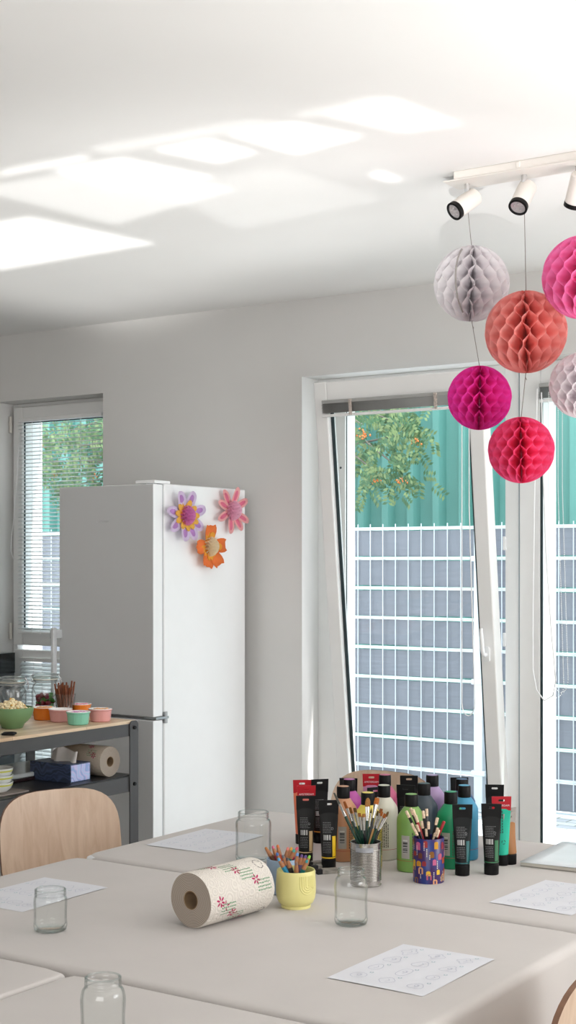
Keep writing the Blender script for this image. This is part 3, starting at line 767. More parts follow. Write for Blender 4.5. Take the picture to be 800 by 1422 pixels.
# ============================================================ PAPER TOWEL ROLLS
M_towel = emboss_mat('embossed_towel_paper', '#ddd6cd'); M_towel_end = ring_mat('towel_layers', '#b5a99d', '#84786d', .0034)
M_core = mat('cardboard_core', '#8a7257', .9); M_mag = mat('magenta_print', '#b0285c', .9); M_grn = mat('green_print', '#4a8a5c', .9); M_dgr = mat('grey_print', '#77736f', .9)
M_towel2 = emboss_mat('brown_towel_paper', '#cdbfae')
def towel_roll(label, loc, rz, r=.061, L=.23, seed=1, M_t=M_towel, motifs=8):
    t = thing('paper_towel_roll', label, 'paper towel', loc, rz); rr = random.Random(seed)
    Q = Matrix.Translation((0, 0, r)) @ Matrix.Rotation(-PI / 2, 4, 'X')     # local axis Z -> +Y, front end at y=0
    def rad(a): return r * (1 + .012 * math.sin(2 * a + .6) + .006 * math.sin(5 * a))
    m = MB(); n = 64
    prof = [(1 - .02, 0), (1, .003), (1, L / 2), (1, L - .003), (.98, L)]
    m.loft([[Vector((rad(2*PI*i/n) * k * math.cos(2*PI*i/n), rad(2*PI*i/n) * k * math.sin(2*PI*i/n), z)) for i in range(n)] for k, z in prof], True, False, False)
    m.mi = 1
    for z in (0, L):
        m.loft([[Vector((rad(2*PI*i/n) * .98 * math.cos(2*PI*i/n), rad(2*PI*i/n) * .98 * math.sin(2*PI*i/n), z)) for i in range(n)], [Vector((.021 * math.cos(2*PI*i/n), .021 * math.sin(2*PI*i/n), z)) for i in range(n)]], True, False, False)
    def on(a, z): q = rad(a) * 1.004; return Vector((q * math.cos(a), q * math.sin(a), z))
    def blob(a, z, la, lz, rot, w):
        ca, sa = math.cos(rot), math.sin(rot)
        pts = []
        for k in range(8):
            th = 2 * PI * k / 8; u, v = la * math.cos(th), w * math.sin(th); pts.append((u * ca - v * sa, u * sa + v * ca))
        m.face([m.v(on(a + u / r, z + v)) for u, v in pts])
    # flowers, leaves and handwriting-like green lines printed on the side
    for k in range(motifs * 3):
        a0 = 2 * PI * (k % motifs) / motifs + (k // motifs) * .55; z0 = .03 + .165 * ((k * .37 + (k // motifs) * .31) % 1.0)
        if k % 2 == 0:
            m.mi = 2
            for q in range(6): th = q * PI / 3 + .2; blob(a0 + .008 * math.cos(th) / r, z0 + .008 * math.sin(th), .0056, 0, th, .0023)
            if k % 4 == 0:
                for q in range(4): th = q * 1.3 + .5; blob(a0 + .2 + .009 * math.cos(th) / r, z0 + .016 + .009 * math.sin(th), .005, 0, th, .0016)
        else:
            m.mi = 3
            for q in range(4):
                zz = z0 - .016
                while zz < z0 + .026:
                    l_ = rr.uniform(.002, .005); blob(a0 + (q - 1.5) * .0075 / r + rr.uniform(-.01, .01), zz + l_ / 2, .0017, 0, rr.uniform(-.2, .2) , l_ / 2); zz += l_ + .0012
    m.mi = 4
    for k in range(3): a0 = 1.0 + 2.1 * k; [blob(a0 + .014 * math.cos(th) / r, L - .022 + .011 * math.sin(th), .004, 0, th + 1.57, .0013) for th in [q * .7 for q in range(9)]]
    o = m.obj('towel_paper', [M_t, M_towel_end, M_mag, M_grn, M_dgr], t, sharp=50); o.matrix_local = Q
    m = MB(); m.lathe([(.021, -.0005), (.021, L + .0005), (.019, L + .0005), (.019, -.0005)], 32, None, False, False, closed=True); o = m.obj('core', M_core, t); o.matrix_local = Q
    return t
towel_roll('paper towel roll with pink flowers lying on the middle table', atz(265, 1289, TZ), -math.atan2(.10, .99), L=.212, seed=3)
ps = atz(150, 1080.6, .68)
towel_roll('paper towel roll lying on the workbench shelf behind the tissue box', ps + Vector((-.015, .03, .0)), PI / 2, .061, .22, 5, M_towel2, 5)

# ============================================================ CHAIRS
M_ply = wood_mat('birch_plywood', '#c3a78f', '#d6bfa9', (24, 24, 2.5), .4)
M_plyedge = mat('dark_plywood_edge', '#7d5c48', .6, var=.15, scale=60)
def chair(label, loc, rz):
    t = thing('plywood_chair', label, 'chair', loc, rz, 'plywood chairs round the tables')
    def shell(W, H, fn, name, M_edge=True):
        m = MB(); n, th = 40, .011; outl = []
        for i in range(n):
            a = 2 * PI * i / n; e = 2 / 3.4
            outl.append((W / 2 * math.copysign(abs(math.cos(a)) ** e, math.cos(a)), H / 2 * math.copysign(abs(math.sin(a)) ** e, math.sin(a))))
        ks = (0, .25, .5, .75, .92, 1.0)
        for side in (-1, 1):
            vs = [[m.v(fn(u * k, v * k, side * th / 2)) for u, v in outl] for k in ks[1:]]; c0 = m.v(fn(0, 0, side * th / 2))
            for i in range(n): m.face([vs[0][i], vs[0][(i+1) % n], c0])
            for A, B in zip(vs, vs[1:]):
                for i in range(n): m.face([A[i], A[(i+1) % n], B[(i+1) % n], B[i]])
            if side == -1: e0 = outl
        m.mi = 1
        A = [m.v(fn(u, v, -th / 2)) for u, v in outl]; B = [m.v(fn(u, v, th / 2)) for u, v in outl]
        for i in range(n): m.face([A[i], A[(i+1) % n], B[(i+1) % n], B[i]])
        return m.obj(name, [M_ply, M_plyedge], t, sharp=50)
    BH = .34
    shell(.405, BH, lambda u, v, s_: Vector((u, -.205 - .05 * (v / BH + .5) + s_ + .9 * u * u * (.6), .655 + v)), 'backrest')
    shell(.43, .42, lambda u, v, s_: Vector((u, v, .45 + s_ + .25 * u * u - .10 * (v / .42) * abs(v / .42) * (1 if v > 0 else 0))), 'seat')
    for sx in (-1, 1):
        m = MB(); m.tube([(sx * .11, -.19, .44), (sx * .11, -.225, .52), (sx * .105, -.225, .60)], .009, 10); m.obj('back_support', M_steel, t)
        for sy in (-1, 1):
            m = MB(); m.tube([(sx * .12, sy * .12, .435), (sx * .17, sy * .165, .42), (sx * .205, sy * .205, 0)], .010, 10); m.obj('leg', M_steel, t)
    return t
# rz: local +Y is the way the chair faces
chair('plywood chair beside the workbench at the left table end', Vector((-3.10, 3.34, 0)) + Vector((.92, -.4, 0)) * .22, math.atan2(-.4, .92) - PI / 2)
chair('plywood chair behind the paint bottles in front of the window', Vector((-2.46, 4.02, 0)), PI)
chair('plywood chair cut by the lower right corner of the picture', Vector((-1.225, 2.475, 0)), PI / 2 + .05)

# ============================================================ WORKBENCH
BX0, BX1, BY0, BY1, BZ = -4.32, -3.755, 3.05, 4.50, .90
M_bench = wood_mat('solid_wood_worktop', '#d6b998', '#ecd9bf', (14, 1.2, 14), .4, .045)
wb = thing('workbench', 'dark steel kitchen workbench with wooden top and shelf', 'workbench', (0, 0, 0))
m = MB(); m.box(BX0 + .004, BX1 - .004, BY0 + .004, BY1 - .004, BZ - .018, BZ); m.obj('worktop', M_bench, wb, bevel=.003)
def rails(z0, z1, name):
    m = MB()
    m.box(BX1 - .012, BX1, BY0, BY1 - .0, z0, z1); m.box(BX0, BX0 + .012, BY0, BY1, z0, z1)
    m.box(BX0 + .012, BX1 - .012, BY0, BY0 + .012, z0, z1); m.box(BX0 + .012, BX1 - .012, BY1 - .012, BY1, z0, z1)
    return m.obj(name, M_steel, wb, bevel=.002)
rails(BZ - .062, BZ - .012, 'top_rail')
sh = MB(); sh.box(BX0 + .01, BX1 - .01, BY0 + .01, BY1 - .01, .674, .680); sh.obj('shelf', mat('black_shelf_steel', '#232326', .38), wb)
rails(.615, .676, 'shelf_rail')
m = MB(); m.box(BX0 + .01, BX1 - .01, BY0 + .01, BY1 - .01, .16, .168); m.obj('lower_shelf', M_steel, wb)
for X in (BX0, BX1):
    for Yy in (BY0, BY1 - .05):
        m = MB(); sg = 1 if X == BX1 else -1
        prof = rrect(.052, .90, .02, 5, Yy + .025, .45)
        prof = [(a, max(b_, 0)) for a, b_ in prof]
        m.plate(prof, [], .005, Matrix.Translation((X + sg * .003, 0, 0)) @ Matrix.Rotation(PI / 2, 4, 'Z'))
        p_ = m.obj('post', M_steel, wb)
        m = MB()
        for z in (.872, .645, .16): m.cyl((X + sg * .005, Yy + .025, z), (X + sg * .012, Yy + .025, z), .0085, .007, 12)
        m.obj('bolt', M_blackp, p_)

# clip-top jars
def clip_jar(label, loc, h, r=.056):
    t = thing('clip_top_jar', label, 'jar', loc, .4, 'clip-top glass jars on the workbench')
    outer = [(0, 0), (r - .006, 0), (r, .006), (r, h - .062), (r - .004, h - .05), (r - .012, h - .042), (r - .012, h - .034), (r - .006, h - .032), (r - .006, h - .026)]
    inner = [(q - .003, max(z, .005)) for q, z in reversed(outer) if z > .006] + [(0, .006)]
    m = MB(); m.lathe(outer + inner, 40, None, False, False, lambda a, z: -.0016 * abs(math.sin(a * 4)) if .02 < z < h - .07 else 0); m.obj('jar_body', glass_mat('thick_jar_glass', (.95, .96, .96), (.3, .36, .35), 1.6), t, sharp=None)
    m = MB(); m.lathe([(r - .005, h - .026), (r - .003, h - .024), (r - .005, h - .022)], 40, None, False, False); m.obj('seal', mat('pale_rubber_seal', '#d7d0c2', .6), t)
    m = MB(); m.lathe([(0, h - .016), (r - .012, h - .015), (r - .003, h - .021), (r - .002, h - .012), (r - .006, h - .004), (r - .02, h), (0, h - .001)], 40, None, False, False); m.obj('lid', glass_mat('lid_glass', (.93, .96, .95), (.55, .62, .6), 1.3), t, sharp=None)
    m = MB()
    for z in (h - .034, h - .008): m.lathe([(r + .0005, z - .0016), (r + .0025, z), (r + .0005, z + .0016)], 40, None, False, False)
    m.tube([(r + .002, -.012, h - .034), (r + .012, 0, h - .02), (r + .002, .012, h - .034)], .0016, 6); m.tube([(r, 0, h - .006), (r + .014, 0, h - .03), (r + .010, 0, h - .055)], .002, 6)
    m.tube([(-r, -.01, h - .034), (-r - .01, 0, h - .014), (-r, .01, h - .006)], .0016, 6)
    m.obj('wire_clip', M_chrome, t)
    return t
J1 = Vector((-4.235, 4.28, BZ)); J2 = Vector((-4.165, 4.40, BZ))
clip_jar('clip-top glass jar behind the green bowl, left of the candy jar', J1, .170)
clip_jar('clip-top glass jar half filled with dark red and green candies', J2, .178)
for k in range(42):
    a = k * 2.4; q = .034 * math.sqrt((k % 7 + .5) / 7); z = .016 + .0135 * (k // 7)
    m = MB(); m.ball((0, 0, 0), .019, .011, .009, 8, 6)
    o = m.obj('wrapped_candy', mat('candy_wrap_' + 'abc'[k % 3], ('#6d1f2e', '#3d7a34', '#8a2c3a')[k % 3], .25), None)
    o.location = J2 + Vector((q * math.cos(a), q * math.sin(a), z)); o.rotation_euler = (rnd.uniform(0, 3), rnd.uniform(-.5, .5), rnd.uniform(0, 6))
    tag(o, ('wine red candy inside the clip-top jar', 'green wrapped candy inside the clip-top jar', 'brownish red candy inside the clip-top jar')[k % 3], 'candy', ('wine red candies in the clip-top jar', 'green candies in the clip-top jar', 'brownish red candies in the clip-top jar')[k % 3])
# glass of pretzel sticks
G = Vector((-4.055, 4.40, BZ))
t = thing('drinking_glass', 'clear drinking glass holding pretzel sticks on the workbench', 'glass', G)
m = MB(); m.lathe([(0, 0), (.030, 0), (.033, .004), (.043, .098), (.0415, .098), (.032, .008), (0, .008)], 40, None, False, False); m.obj('glass_body', M_jar, t, sharp=None)
M_pret = mat('pretzel_brown', '#7a3f20', .45, var=.25, scale=90)
sticks = []
for k in range(22):
    a = k * 2.399; q = math.sqrt((k + .5) / 22); b0 = Vector((.024 * q * math.cos(a + .3), .024 * q * math.sin(a + .3), .010)); b1 = Vector((.044 * q * math.cos(a), .044 * q * math.sin(a), .130 + rnd.uniform(-.012, .02)))
    sticks.append((b0, b1))
sticks.sort(key=lambda s_: px(G + s_[1])[0])
for i, (b0, b1) in enumerate(sticks):
    m = MB(); m.tube([Vector(), (b1 - b0) * .5, b1 - b0], .0036, 8)
    for k in range(5): m.ball((b1 - b0) * rnd.uniform(.55, .98) + Vector((rnd.uniform(-.003, .003), -.003, 0)), .0011, seg=5, rings=4)
    o = m.obj('pretzel_stick', M_pret, None); o.location = G + b0
    tag(o, 'brown pretzel stick, %s from the left by its tip in the drinking glass' % ORD[i], 'pretzel', 'pretzel sticks in the glass')
# ramekins
def ramekin(label, q, col, filler):
    loc = atz(q[0], q[1], BZ + .052); loc.z = BZ
    t = thing('ramekin', label, 'bowl', loc, 0, 'ramekins on the workbench'); r = .048
    m = MB(); m.lathe([(0, .0), (r - .012, 0), (r - .009, .003), (r - .004, .044)], 96, None, False, False, lambda a, z: .0011 * abs(math.sin(a * 17)) if z > .001 else 0)
    m.lathe([(r - .004, .044), (r - .0005, .046), (r - .0005, .050)], 96, None, False, False)
    m.obj('bowl_body', mat('glaze' + col, col, .25, var=.02), t)
    m = MB(); m.lathe([(r - .0005, .050), (r - .001, .052), (r - .003, .052), (r - .007, .044), (r - .011, .006), (0, .006)], 64, None, False, False); m.obj('lining', mat('white_glaze', '#f3efec', .2), t)
    if filler:
        for k in range(12):
            a = k * 2.4; q_ = .030 * math.sqrt((k + .5) / 12); c = filler[k % len(filler)]
            m = MB(); m.ball((0, 0, 0), .0085, .0085, .006, 8, 6)
            o = m.obj('sweet', mat('sweet' + c[0], c[0], .4), None); o.location = loc + Vector((q_ * math.cos(a), q_ * math.sin(a), .046 + .0005 * (k % 3))); o.rotation_euler = (rnd.uniform(-.6, .6), rnd.uniform(-.6, .6), 0)
            w_ = label.split(' ramekin')[0]
            tag(o, '%s sweet in the %s ramekin' % (c[1], w_), 'sweet', '%s sweets in the %s ramekin' % (c[1], w_))
    return t
ramekin('orange ramekin right beside the green bowl', (61, 981.5), '#dd7a22', [('#e9a25c', 'orange')])
ramekin('dusty pink ramekin between the orange and mint ones', (84, 984), '#d39a97', None)
ramekin('mint green ramekin in the front row', (108.7, 987.6), '#84c6ac', [('#d88fc0', 'lilac'), ('#f0d0de', 'pale pink')])
ramekin('bright orange ramekin behind the mint one', (111, 977), '#e27f28', [('#f09fb4', 'pink')])
ramekin('pink ramekin at the right end of the worktop', (139.3, 983.6), '#e0a09c', [('#eab483', 'caramel')])
# green bowl with popcorn
bp = atz(17, 1011, BZ)
t = thing('green_bowl', 'sage green bowl heaped with popcorn on the workbench', 'bowl', bp); R = .082
prof = [(0, .0), (.034, 0), (.04, .002)] + [(R * math.sin(a), .078 - .074 * math.cos(a) * 1.0) for a in [math.radians(x) for x in (35, 48, 60, 72, 82, 90)]]
m = MB(); m.lathe(prof + [(R - .003, .079)] + [(q - .004, max(z + .003, .006)) for q, z in reversed(prof[2:])] + [(0, .006)], 48, None, False, False); m.obj('bowl_body', mat('sage_green_ceramic', '#6f9266', .4, var=.04), t, sharp=50)
pmesh = []
for v_ in range(4):
    m = MB(); rr = random.Random(v_)
    for k in range(6):
        m.mi = 1 if k == 5 else 0
        m.ball((rr.uniform(-.006, .006), rr.uniform(-.006, .006), rr.uniform(-.005, .005)), rr.uniform(.004, .0068), seg=7, rings=5)
    pmesh.append(m.mesh('popcorn', [mat('popcorn_cream', '#f2e2bb', .8, var=.1, scale=150), mat('popcorn_hull', '#d9a852', .6)]))
npc = 0
for lay, (rr_, n_, z_) in enumerate(((.070, 26, .066), (.060, 24, .076), (.045, 20, .087), (.028, 12, .096), (.010, 4, .102))):
    for k in range(n_):
        a = 2 * PI * k / n_ + lay; q = rr_ * (.72 + .28 * rnd.random()) if k % 3 else rr_ * .6
        o = bpy.data.objects.new('popcorn', pmesh[npc % 4]); COL.objects.link(o); npc += 1
        o.location = bp + Vector((q * math.cos(a), q * math.sin(a), z_ + rnd.uniform(-.003, .003))); o.rotation_euler = (rnd.uniform(0, 6), rnd.uniform(0, 6), rnd.uniform(0, 6))
        tag(o, 'piece of cream popcorn heaped in the sage green bowl', 'popcorn', 'popcorn in the green bowl')
# scissors at the left edge of the worktop
sp = atz(8, 1021, BZ)
t = thing('scissors', 'scissors with black handles lying on the wooden worktop', 'scissors', sp, YAW + PI)
for sg in (-1, 1):
    m = MB(); m.tube([(.0 + -.012 + .022 * math.cos(a), sg * .017 + .013 * math.sin(a), .006) for a in [2 * PI * k / 16 for k in range(17)]], .0042, 8); h_ = m.obj('handle', M_blackp, t)
    m = MB(); m.prism([(.008, sg * .008), (.05, -sg * .003), (.13, -sg * .001), (.05, sg * .006)], .004 + .0012 * sg, .0052 + .0012 * sg); m.obj('blade', M_chrome, t)
# --- things on the shelf
SZ = .680
cr_ = atz(98, 1088.5, SZ)
t = thing('tissue_box', 'blue patterned tissue box on the workbench shelf', 'tissue box', cr_ + Vector((-.006, .006, 0)))
bw, bd, bh = .215, .115, .072
def swirl_mat(name, ca, cb, cc_):
    m = bpy.data.materials.new(name); N = NT(m)
    tc = N.n('ShaderNodeTexCoord'); wv = N.n('ShaderNodeTexWave', _wave_type='RINGS', Scale=9.0, Distortion=9.0, Detail=1.5); N.l(tc, 'Object', wv, 'Vector'); wv.inputs['Detail Scale'].default_value = 2.0
    r = N.n('ShaderNodeValToRGB'); N.l(wv, 'Fac', r, 'Fac'); e = r.color_ramp.elements; e[0].color = lin(ca); e[1].color = lin(cc_); e.new(.5).color = lin(cb)
    b_ = N.n('ShaderNodeBsdfPrincipled', Roughness=.4); N.l(r, 0, b_, 'Base Color'); N.l(b_, 0, N.out, 'Surface')
    return m
m = MB(); m.box(-bw, 0, 0, bd, 0, bh); m.mi = 1; m.box(-.0005, .0006, .004, bd - .004, .004, bh - .004)
m.obj('carton', [swirl_mat('navy_swirl_card', '#2e3a52', '#4a5a80', '#3a4664'), swirl_mat('light_blue_swirl_card', '#a9bfe6', '#cbbfe6', '#8fa6d8')], t, bevel=.002)
m = MB(); m.prism([(-.06 - .05 * math.cos(a), bd / 2 + .018 * math.sin(a)) for a in [2 * PI * k / 20 for k in range(20)]], bh, bh + .0006); m.obj('opening', mat('clear_film', '#5b6680', .2), t)
m = MB()
def tis(u, v):
    a = (u - .5) * 2; wd = .078 * (1 - .1 * v)
    return Vector((-.095 + a * wd + .012 * v * math.sin(u * 9), bd / 2 + .016 * math.sin(u * 11 + 1) * (1 - .2 * v) + .012 * v, bh - .004 + v * (.066 - .026 * abs(a) ** 1.5 + .012 * math.sin(u * 7))))
m.grid(28, 10, tis); m.obj('tissue', mat('white_tissue', '#f6f2ee', .9, trans=.45), t, sharp=None, solid=.0006)
# stacked bowls at the left edge of the shelf
M_wb = mat('white_bowl_glaze', '#e6e8e4', .25); M_ys = mat('lime_yellow_stripe', '#d2d25a', .4)
bq = atz(-4, 1101, SZ)
for k in range(3):
    t = thing('striped_bowl', 'white bowl with lime stripe on the workbench shelf, %s of its stack' % ('bottom', 'middle', 'top')[k], 'bowl', bq + Vector((0, 0, .026 * k)), 0, 'striped bowls stacked on the shelf')
    m = MB(); m.lathe([(0, .0), (.03, 0), (.034, .004), (.052, .018), (.060, .042), (.057, .042), (.048, .020), (.03, .0075), (0, .0075)], 40, None, False, False); m.obj('bowl_body', M_wb, t, sharp=50)
    m = MB(); m.lathe([(.0564, .029), (.0586, .035), (.0588, .035), (.0566, .029)], 40, None, False, False); m.obj('stripe', M_ys, t)
q = atz(30, 1099, SZ)
m = MB(); m.prism(rrect(.20, .30, .01, 4, -.10, -.15 ), 0, .006)
o = m.obj('serving_board', mat('taupe_board', '#8b7f7a', .6, var=.08), None, bevel=.002); o.location = atz(43, 1099.5, SZ) + Vector((-.005, .0, .0)); o.rotation_euler = (0, 0, .0)
tag(o, 'thin taupe board lying at the front of the workbench shelf', 'board')
trq = atz(37, 1082.5, SZ)
t = thing('baking_tray', 'shallow dark tray behind the bowls on the workbench shelf', 'tray', Vector((-4.10, 4.20, SZ)))
m = MB(); m.box(-.16, .10, -.17, .20, 0, .012); m.obj('tray_base', mat('dark_brown_tray', '#2a1c1e', .3), t, bevel=.003)
m = MB(); m.box(-.155, .095, -.165, .195, .012, .030); m.obj('glass_dish', mat('milky_white_dish', '#c9cfcf', .15), t, bevel=.006)
# black appliance by the left window
t = thing('built_in_oven', 'black appliance front with grey lower panel at the left edge', 'appliance', (-5.445, 5.02, 0))
m = MB(); m.box(-.5, .0, 0, .5, .0, .952); m.obj('housing', mat('dark_grey_panel', '#4b5054', .4), t, bevel=.004)
m = MB(); m.box(-.5, .004, -.008, .0, .945, 1.06); m.box(-.49, .003, .0, .5, .952, 1.06); m.obj('black_panel', mat('black_glass_panel', '#121314', .12), t, bevel=.003)
# ============================================================ PAINTS
M_label = mat('pale_label', '#aaa69f', .6); M_redline = mat('red_line', '#b02a30', .5); M_prt = mat('dark_print', '#4c4a46', .7)
M_lprt = mat('light_print', '#77787a', .7); BCZ = barcode_mat('barcode_rows', 'Z', 900); BCX = barcode_mat('barcode_columns', 'X', 1500)
def lens(r, h, mi, m, a0, a1, z0, z1, n=10):
    m.mi = mi; m.grid(n, 1, lambda u, v: Vector((r * math.cos(a0 + (a1 - a0) * u), r * math.sin(a0 + (a1 - a0) * u), z0 + (z1 - z0) * v)))
def bottle(label, qx, qy, col, yaw=0., labelled=True, first=[None]):
    loc = atz(qx, qy, TZ + .197); loc.z = TZ
    t = thing('paint_bottle', label, 'paint bottle', loc, facing(loc) + yaw, 'paint bottles on the far table'); r = .0375
    m = MB(); m.lathe([(0, 0), (r - .004, 0), (r - .001, .002), (r, .006), (r, .130), (r - .001, .137), (r - .004, .144), (.020, .163), (.0165, .166), (.0165, .169), (0, .169)], 40, None, False, False); bd_ = m.obj('bottle_body', mat('paint' + col, col, .38, var=.02), t)
    m = MB(); m.lathe([(0, .166), (.0172, .166), (.0175, .168), (.0175, .194), (.0162, .197), (0, .197)], 32, None, False, False, lambda a, z: .0003 * math.sin(a * 30)); m.mi = 1; m.lathe([(.0150, .1965), (.0150, .1976), (0, .1976)], 24, None, False, False); m.obj('cap', [M_blackp, mat('paint' + col, col)], t)
    m = MB(); lens(r + .0003, 0, 0, m, 0, 2 * PI, .0295, .0305, 40); m.obj('red_line', M_redline, bd_)
    if labelled:
        m = MB(); lens(r + .0003, 0, 0, m, -PI / 2 - .72, -PI / 2 - .12, .036, .095); b2 = m.obj('label', M_label, bd_)
        m = MB(); lens(r + .0006, 0, 0, m, -PI / 2 - .60, -PI / 2 - .26, .050, .084); m.obj('barcode', BCZ, b2)
    m = MB(); rr = random.Random(qx)
    for a in range(6):
        z = .036
        while z < .098:
            l_ = rr.uniform(.002, .007); A = -PI / 2 + .06 + a * .14; lens(r + .0004, 0, 0, m, A, A + .07, z, z + l_, 2); z += l_ + .0014
    m.obj('small_print', M_prt, bd_)
    return t
bottle('peach paint bottle between the black tubes and the brushes', 476.8, 1091.8, '#c08a66', .35)
bottle('magenta paint bottle behind the peach one', 485, 1082, '#b0489a', 2.0)
bottle('yellow paint bottle behind the paintbrushes', 510.8, 1100.5, '#e6cf5c', .5)
bottle('cream white paint bottle right of the brushes', 533.3, 1090.4, '#cfcbbc', -.5, False)
bottle('rose pink paint bottle behind the cream one', 534.7, 1075.8, '#c0587e', 1.8)
bottle('lime green paint bottle left of the painted pencil can', 571.2, 1102.7, '#78a050', .0)
bottle('dark slate paint bottle behind the black pencils', 588.8, 1087.8, '#36414b', .8, False)
bottle('lilac paint bottle standing at the back', 600.5, 1076.2, '#ad93bd', 1.0, False)
bottle('emerald green paint bottle right of the painted pencil can', 626.2, 1099.3, '#128a5c', .05)
bottle('sky blue paint bottle behind the teal tube', 644.8, 1090.5, '#3f93b8', -.45, False)
bottle('navy blue paint bottle, mostly hidden behind the sky blue one', 641.5, 1081.8, '#3c5a84', 1.2)

def tube_paint(label, qx, qy, body, win, header='black', yaw=0., h=.180, style='black', txt=None, base=None, lean=0.):
    loc = atz(qx, qy, TZ + h); loc.z = TZ
    t = thing('paint_tube', label, 'paint tube', loc, facing(loc) + yaw, 'paint tubes on the far table')
    k = h / .18; zc, zt = .030, .147 * k
    def ab(z):
        u = max(0, min(1, (z - zc) / (zt - zc))); s_ = u * u * (3 - 2 * u) * .35 + u * .65
        return .0185 + .0062 * s_, .0185 * (1 - s_) + .0012
    def front(x, z):
        a, b_ = ab(z); q = max(0, 1 - (x / a) ** 2); return -b_ * math.sqrt(q)
    bm_ = mat('tube' + body, body, .5, var=.03, spec=.25)
    m = MB(); rings = []
    for i in range(15):
        z = zc + (zt - zc) * i / 14; a, b_ = ab(z); rings.append([Vector((a * math.cos(th), b_ * math.sin(th), z)) for th in [2 * PI * q / 36 for q in range(36)]])
    m.loft([[Vector((.0165 * math.cos(th), .0165 * math.sin(th), zc - .003)) for th in [2 * PI * q / 36 for q in range(36)]]] + rings); b0 = m.obj('tube_body', bm_, t)
    m = MB(); m.lathe([(0, 0), (.0178, 0), (.0185, .001), (.019, .026), (.0175, .028), (0, .028)], 36, None, False, False, lambda a, z: .0003 * math.sin(a * 40)); m.obj('cap', M_blackp, t)
    aw = .0250; zl, zh = zt - .004, h
    slot = rrect(.017, .0055, .0026, 4, 0, h - .0105) 
    slot2 = []
    for x_, z_ in slot: slot2.append((x_, z_ + (.0022 if abs(x_) < .004 and z_ > h - .0105 else 0)))
    m = MB(); m.plate([(-aw, zl), (aw, zl), (aw + .001, zh), (-aw - .001, zh)], [slot2], .0022); hd = m.obj('header', M_red if header == 'red' else (mat('tube_clear', '#948d87', .4) if header == 'clear' else M_blackp), t)
    if style == 'black':
        def patch(x0, x1, z0, z1, mt, name, par, off=.0005, n=6, nz=6):
            mm = MB(); mm.grid(n, nz, lambda u, v: Vector((x0 + (x1 - x0) * u, front(x0 + (x1 - x0) * u, z0 + (z1 - z0) * v) - off, z0 + (z1 - z0) * v))); return mm.obj(name, mt, par, sharp=None)
        if win:
            wm = mat('tubewin' + win, win, .35)
            patch(.0085, .0176, .036, .088, wm, 'colour_window', b0)
            mm = MB(); rg = []
            for z in (.0315, .0345): a, b_ = ab(z); rg.append([Vector(((a + .0004) * math.cos(th), (b_ + .0004) * math.sin(th), z)) for th in [2 * PI * q / 36 for q in range(36)]])
            mm.loft(rg, True, False, False); mm.obj('colour_band', wm, b0)
        patch(-.014, .004, .078, .091, BCX, 'barcode', b0, .0007)
        mm = MB(); rr = random.Random(int(qx * 7))
        for row in range(19):
            z = .046 + .0042 * row
            if .074 < z < .094: continue
            x = -.0155; lim = .004 if z < .094 else rr.choice((.006, .010, .004))
            while x < lim:
                l_ = min(rr.uniform(.002, .006), lim - x + .001); x1 = x + l_
                mm.face([mm.v((xx, front(xx, zz) - .0006, zz)) for xx, zz in ((x, z), (x1, z), (x1, z + .0012), (x, z + .0012))]); x = x1 + .001
        for th in range(10):
            A, B = 2 * PI * th / 10, 2 * PI * (th + 1) / 10; cx_, cz_ = .0085, .1065
            mm.face([mm.v((cx_ + q * math.cos(g), front(cx_ + q * math.cos(g), cz_ + q * math.sin(g)) - .0006, cz_ + q * math.sin(g))) for q, g in ((.0032, A), (.0032, B), (.0022, B), (.0022, A))])
        mm.obj('small_print', M_lprt, b0, sharp=None, fix=False)
    elif style == 'colour':
        mm = MB(); rr = random.Random(int(qx))
        for col_ in range(5):
            x = -.016 + .0052 * col_; z = .085
            while z < .14 and col_ < 4:
                l_ = rr.uniform(.003, .007); x0_ = x
                mm.face([mm.v((xx, front(xx, zz) - .0006, zz)) for xx, zz in ((x0_, z), (x0_ + .003, z), (x0_ + .003, z + l_), (x0_, z + l_))]); z += l_ + .0018
        for q in range(3):
            cx_, cz_ = .003, .062; A = q * 2.094
            P_ = [(cx_ + .006 * math.cos(A + g), cz_ + .006 * math.sin(A + g)) for g in (0, .7, 1.4)]; P2_ = [(cx_ + .004 * math.cos(A + g), cz_ + .004 * math.sin(A + g)) for g in (1.4, .7, 0)]
            for e in range(2): mm.face([mm.v((xx, front(xx, zz) - .0006, zz)) for xx, zz in (P_[e], P_[e + 1], P2_[1 - e], P2_[2 - e])])
        mm.obj('small_print', mat('dark_teal_print', '#12584f', .6), b0, sharp=None, fix=False)
    if txt: text(txt, .0072, mat('white_letters', '#e6d7d7', .5), 'lettering', hd, rmat((0, -.0013, h - .024), (PI / 2, 0, 0)), .0002)
    t.rotation_euler = (0, lean, t.rotation_euler.z)
    return t
tube_paint('black paint tube with beige colour window, leftmost front tube', 424.7, 1105, '#141414', '#c9ad84', yaw=.05)
tube_paint('coral paint tube with lettered red header behind the beige-windowed tube', 425.5, 1091, '#d8776c', None, 'red', .12, style='plain', txt='AMSTERDAM')
tube_paint('orange paint tube with red header, hindmost at the left', 419.5, 1083, '#dd7a5a', None, 'red', .1, style='plain')
tube_paint('black paint tube with orange bands behind the yellow-windowed tube', 444, 1082, '#141414', '#d08a2c', yaw=.3)
tube_paint('black paint tube with yellow colour window', 456.5, 1111, '#141414', '#e2b80e', yaw=.08)
tube_paint('black paint tube peeking out behind the magenta bottle', 484, 1080.5, '#161616', None, yaw=-.1)
tube_paint('pink paint tube with red header between yellow and rose bottles', 515.8, 1074.5, '#c98fb0', None, 'red', .05, style='plain', txt='AMSTERDAM')
tube_paint('low black paint tube squeezed behind the yellow bottle cap', 521.5, 1093, '#181818', None, yaw=.5, h=.176)
tube_paint('black paint tube behind the lime bottle, rear one of two', 568, 1077, '#161616', '#8d8a84', yaw=.05)
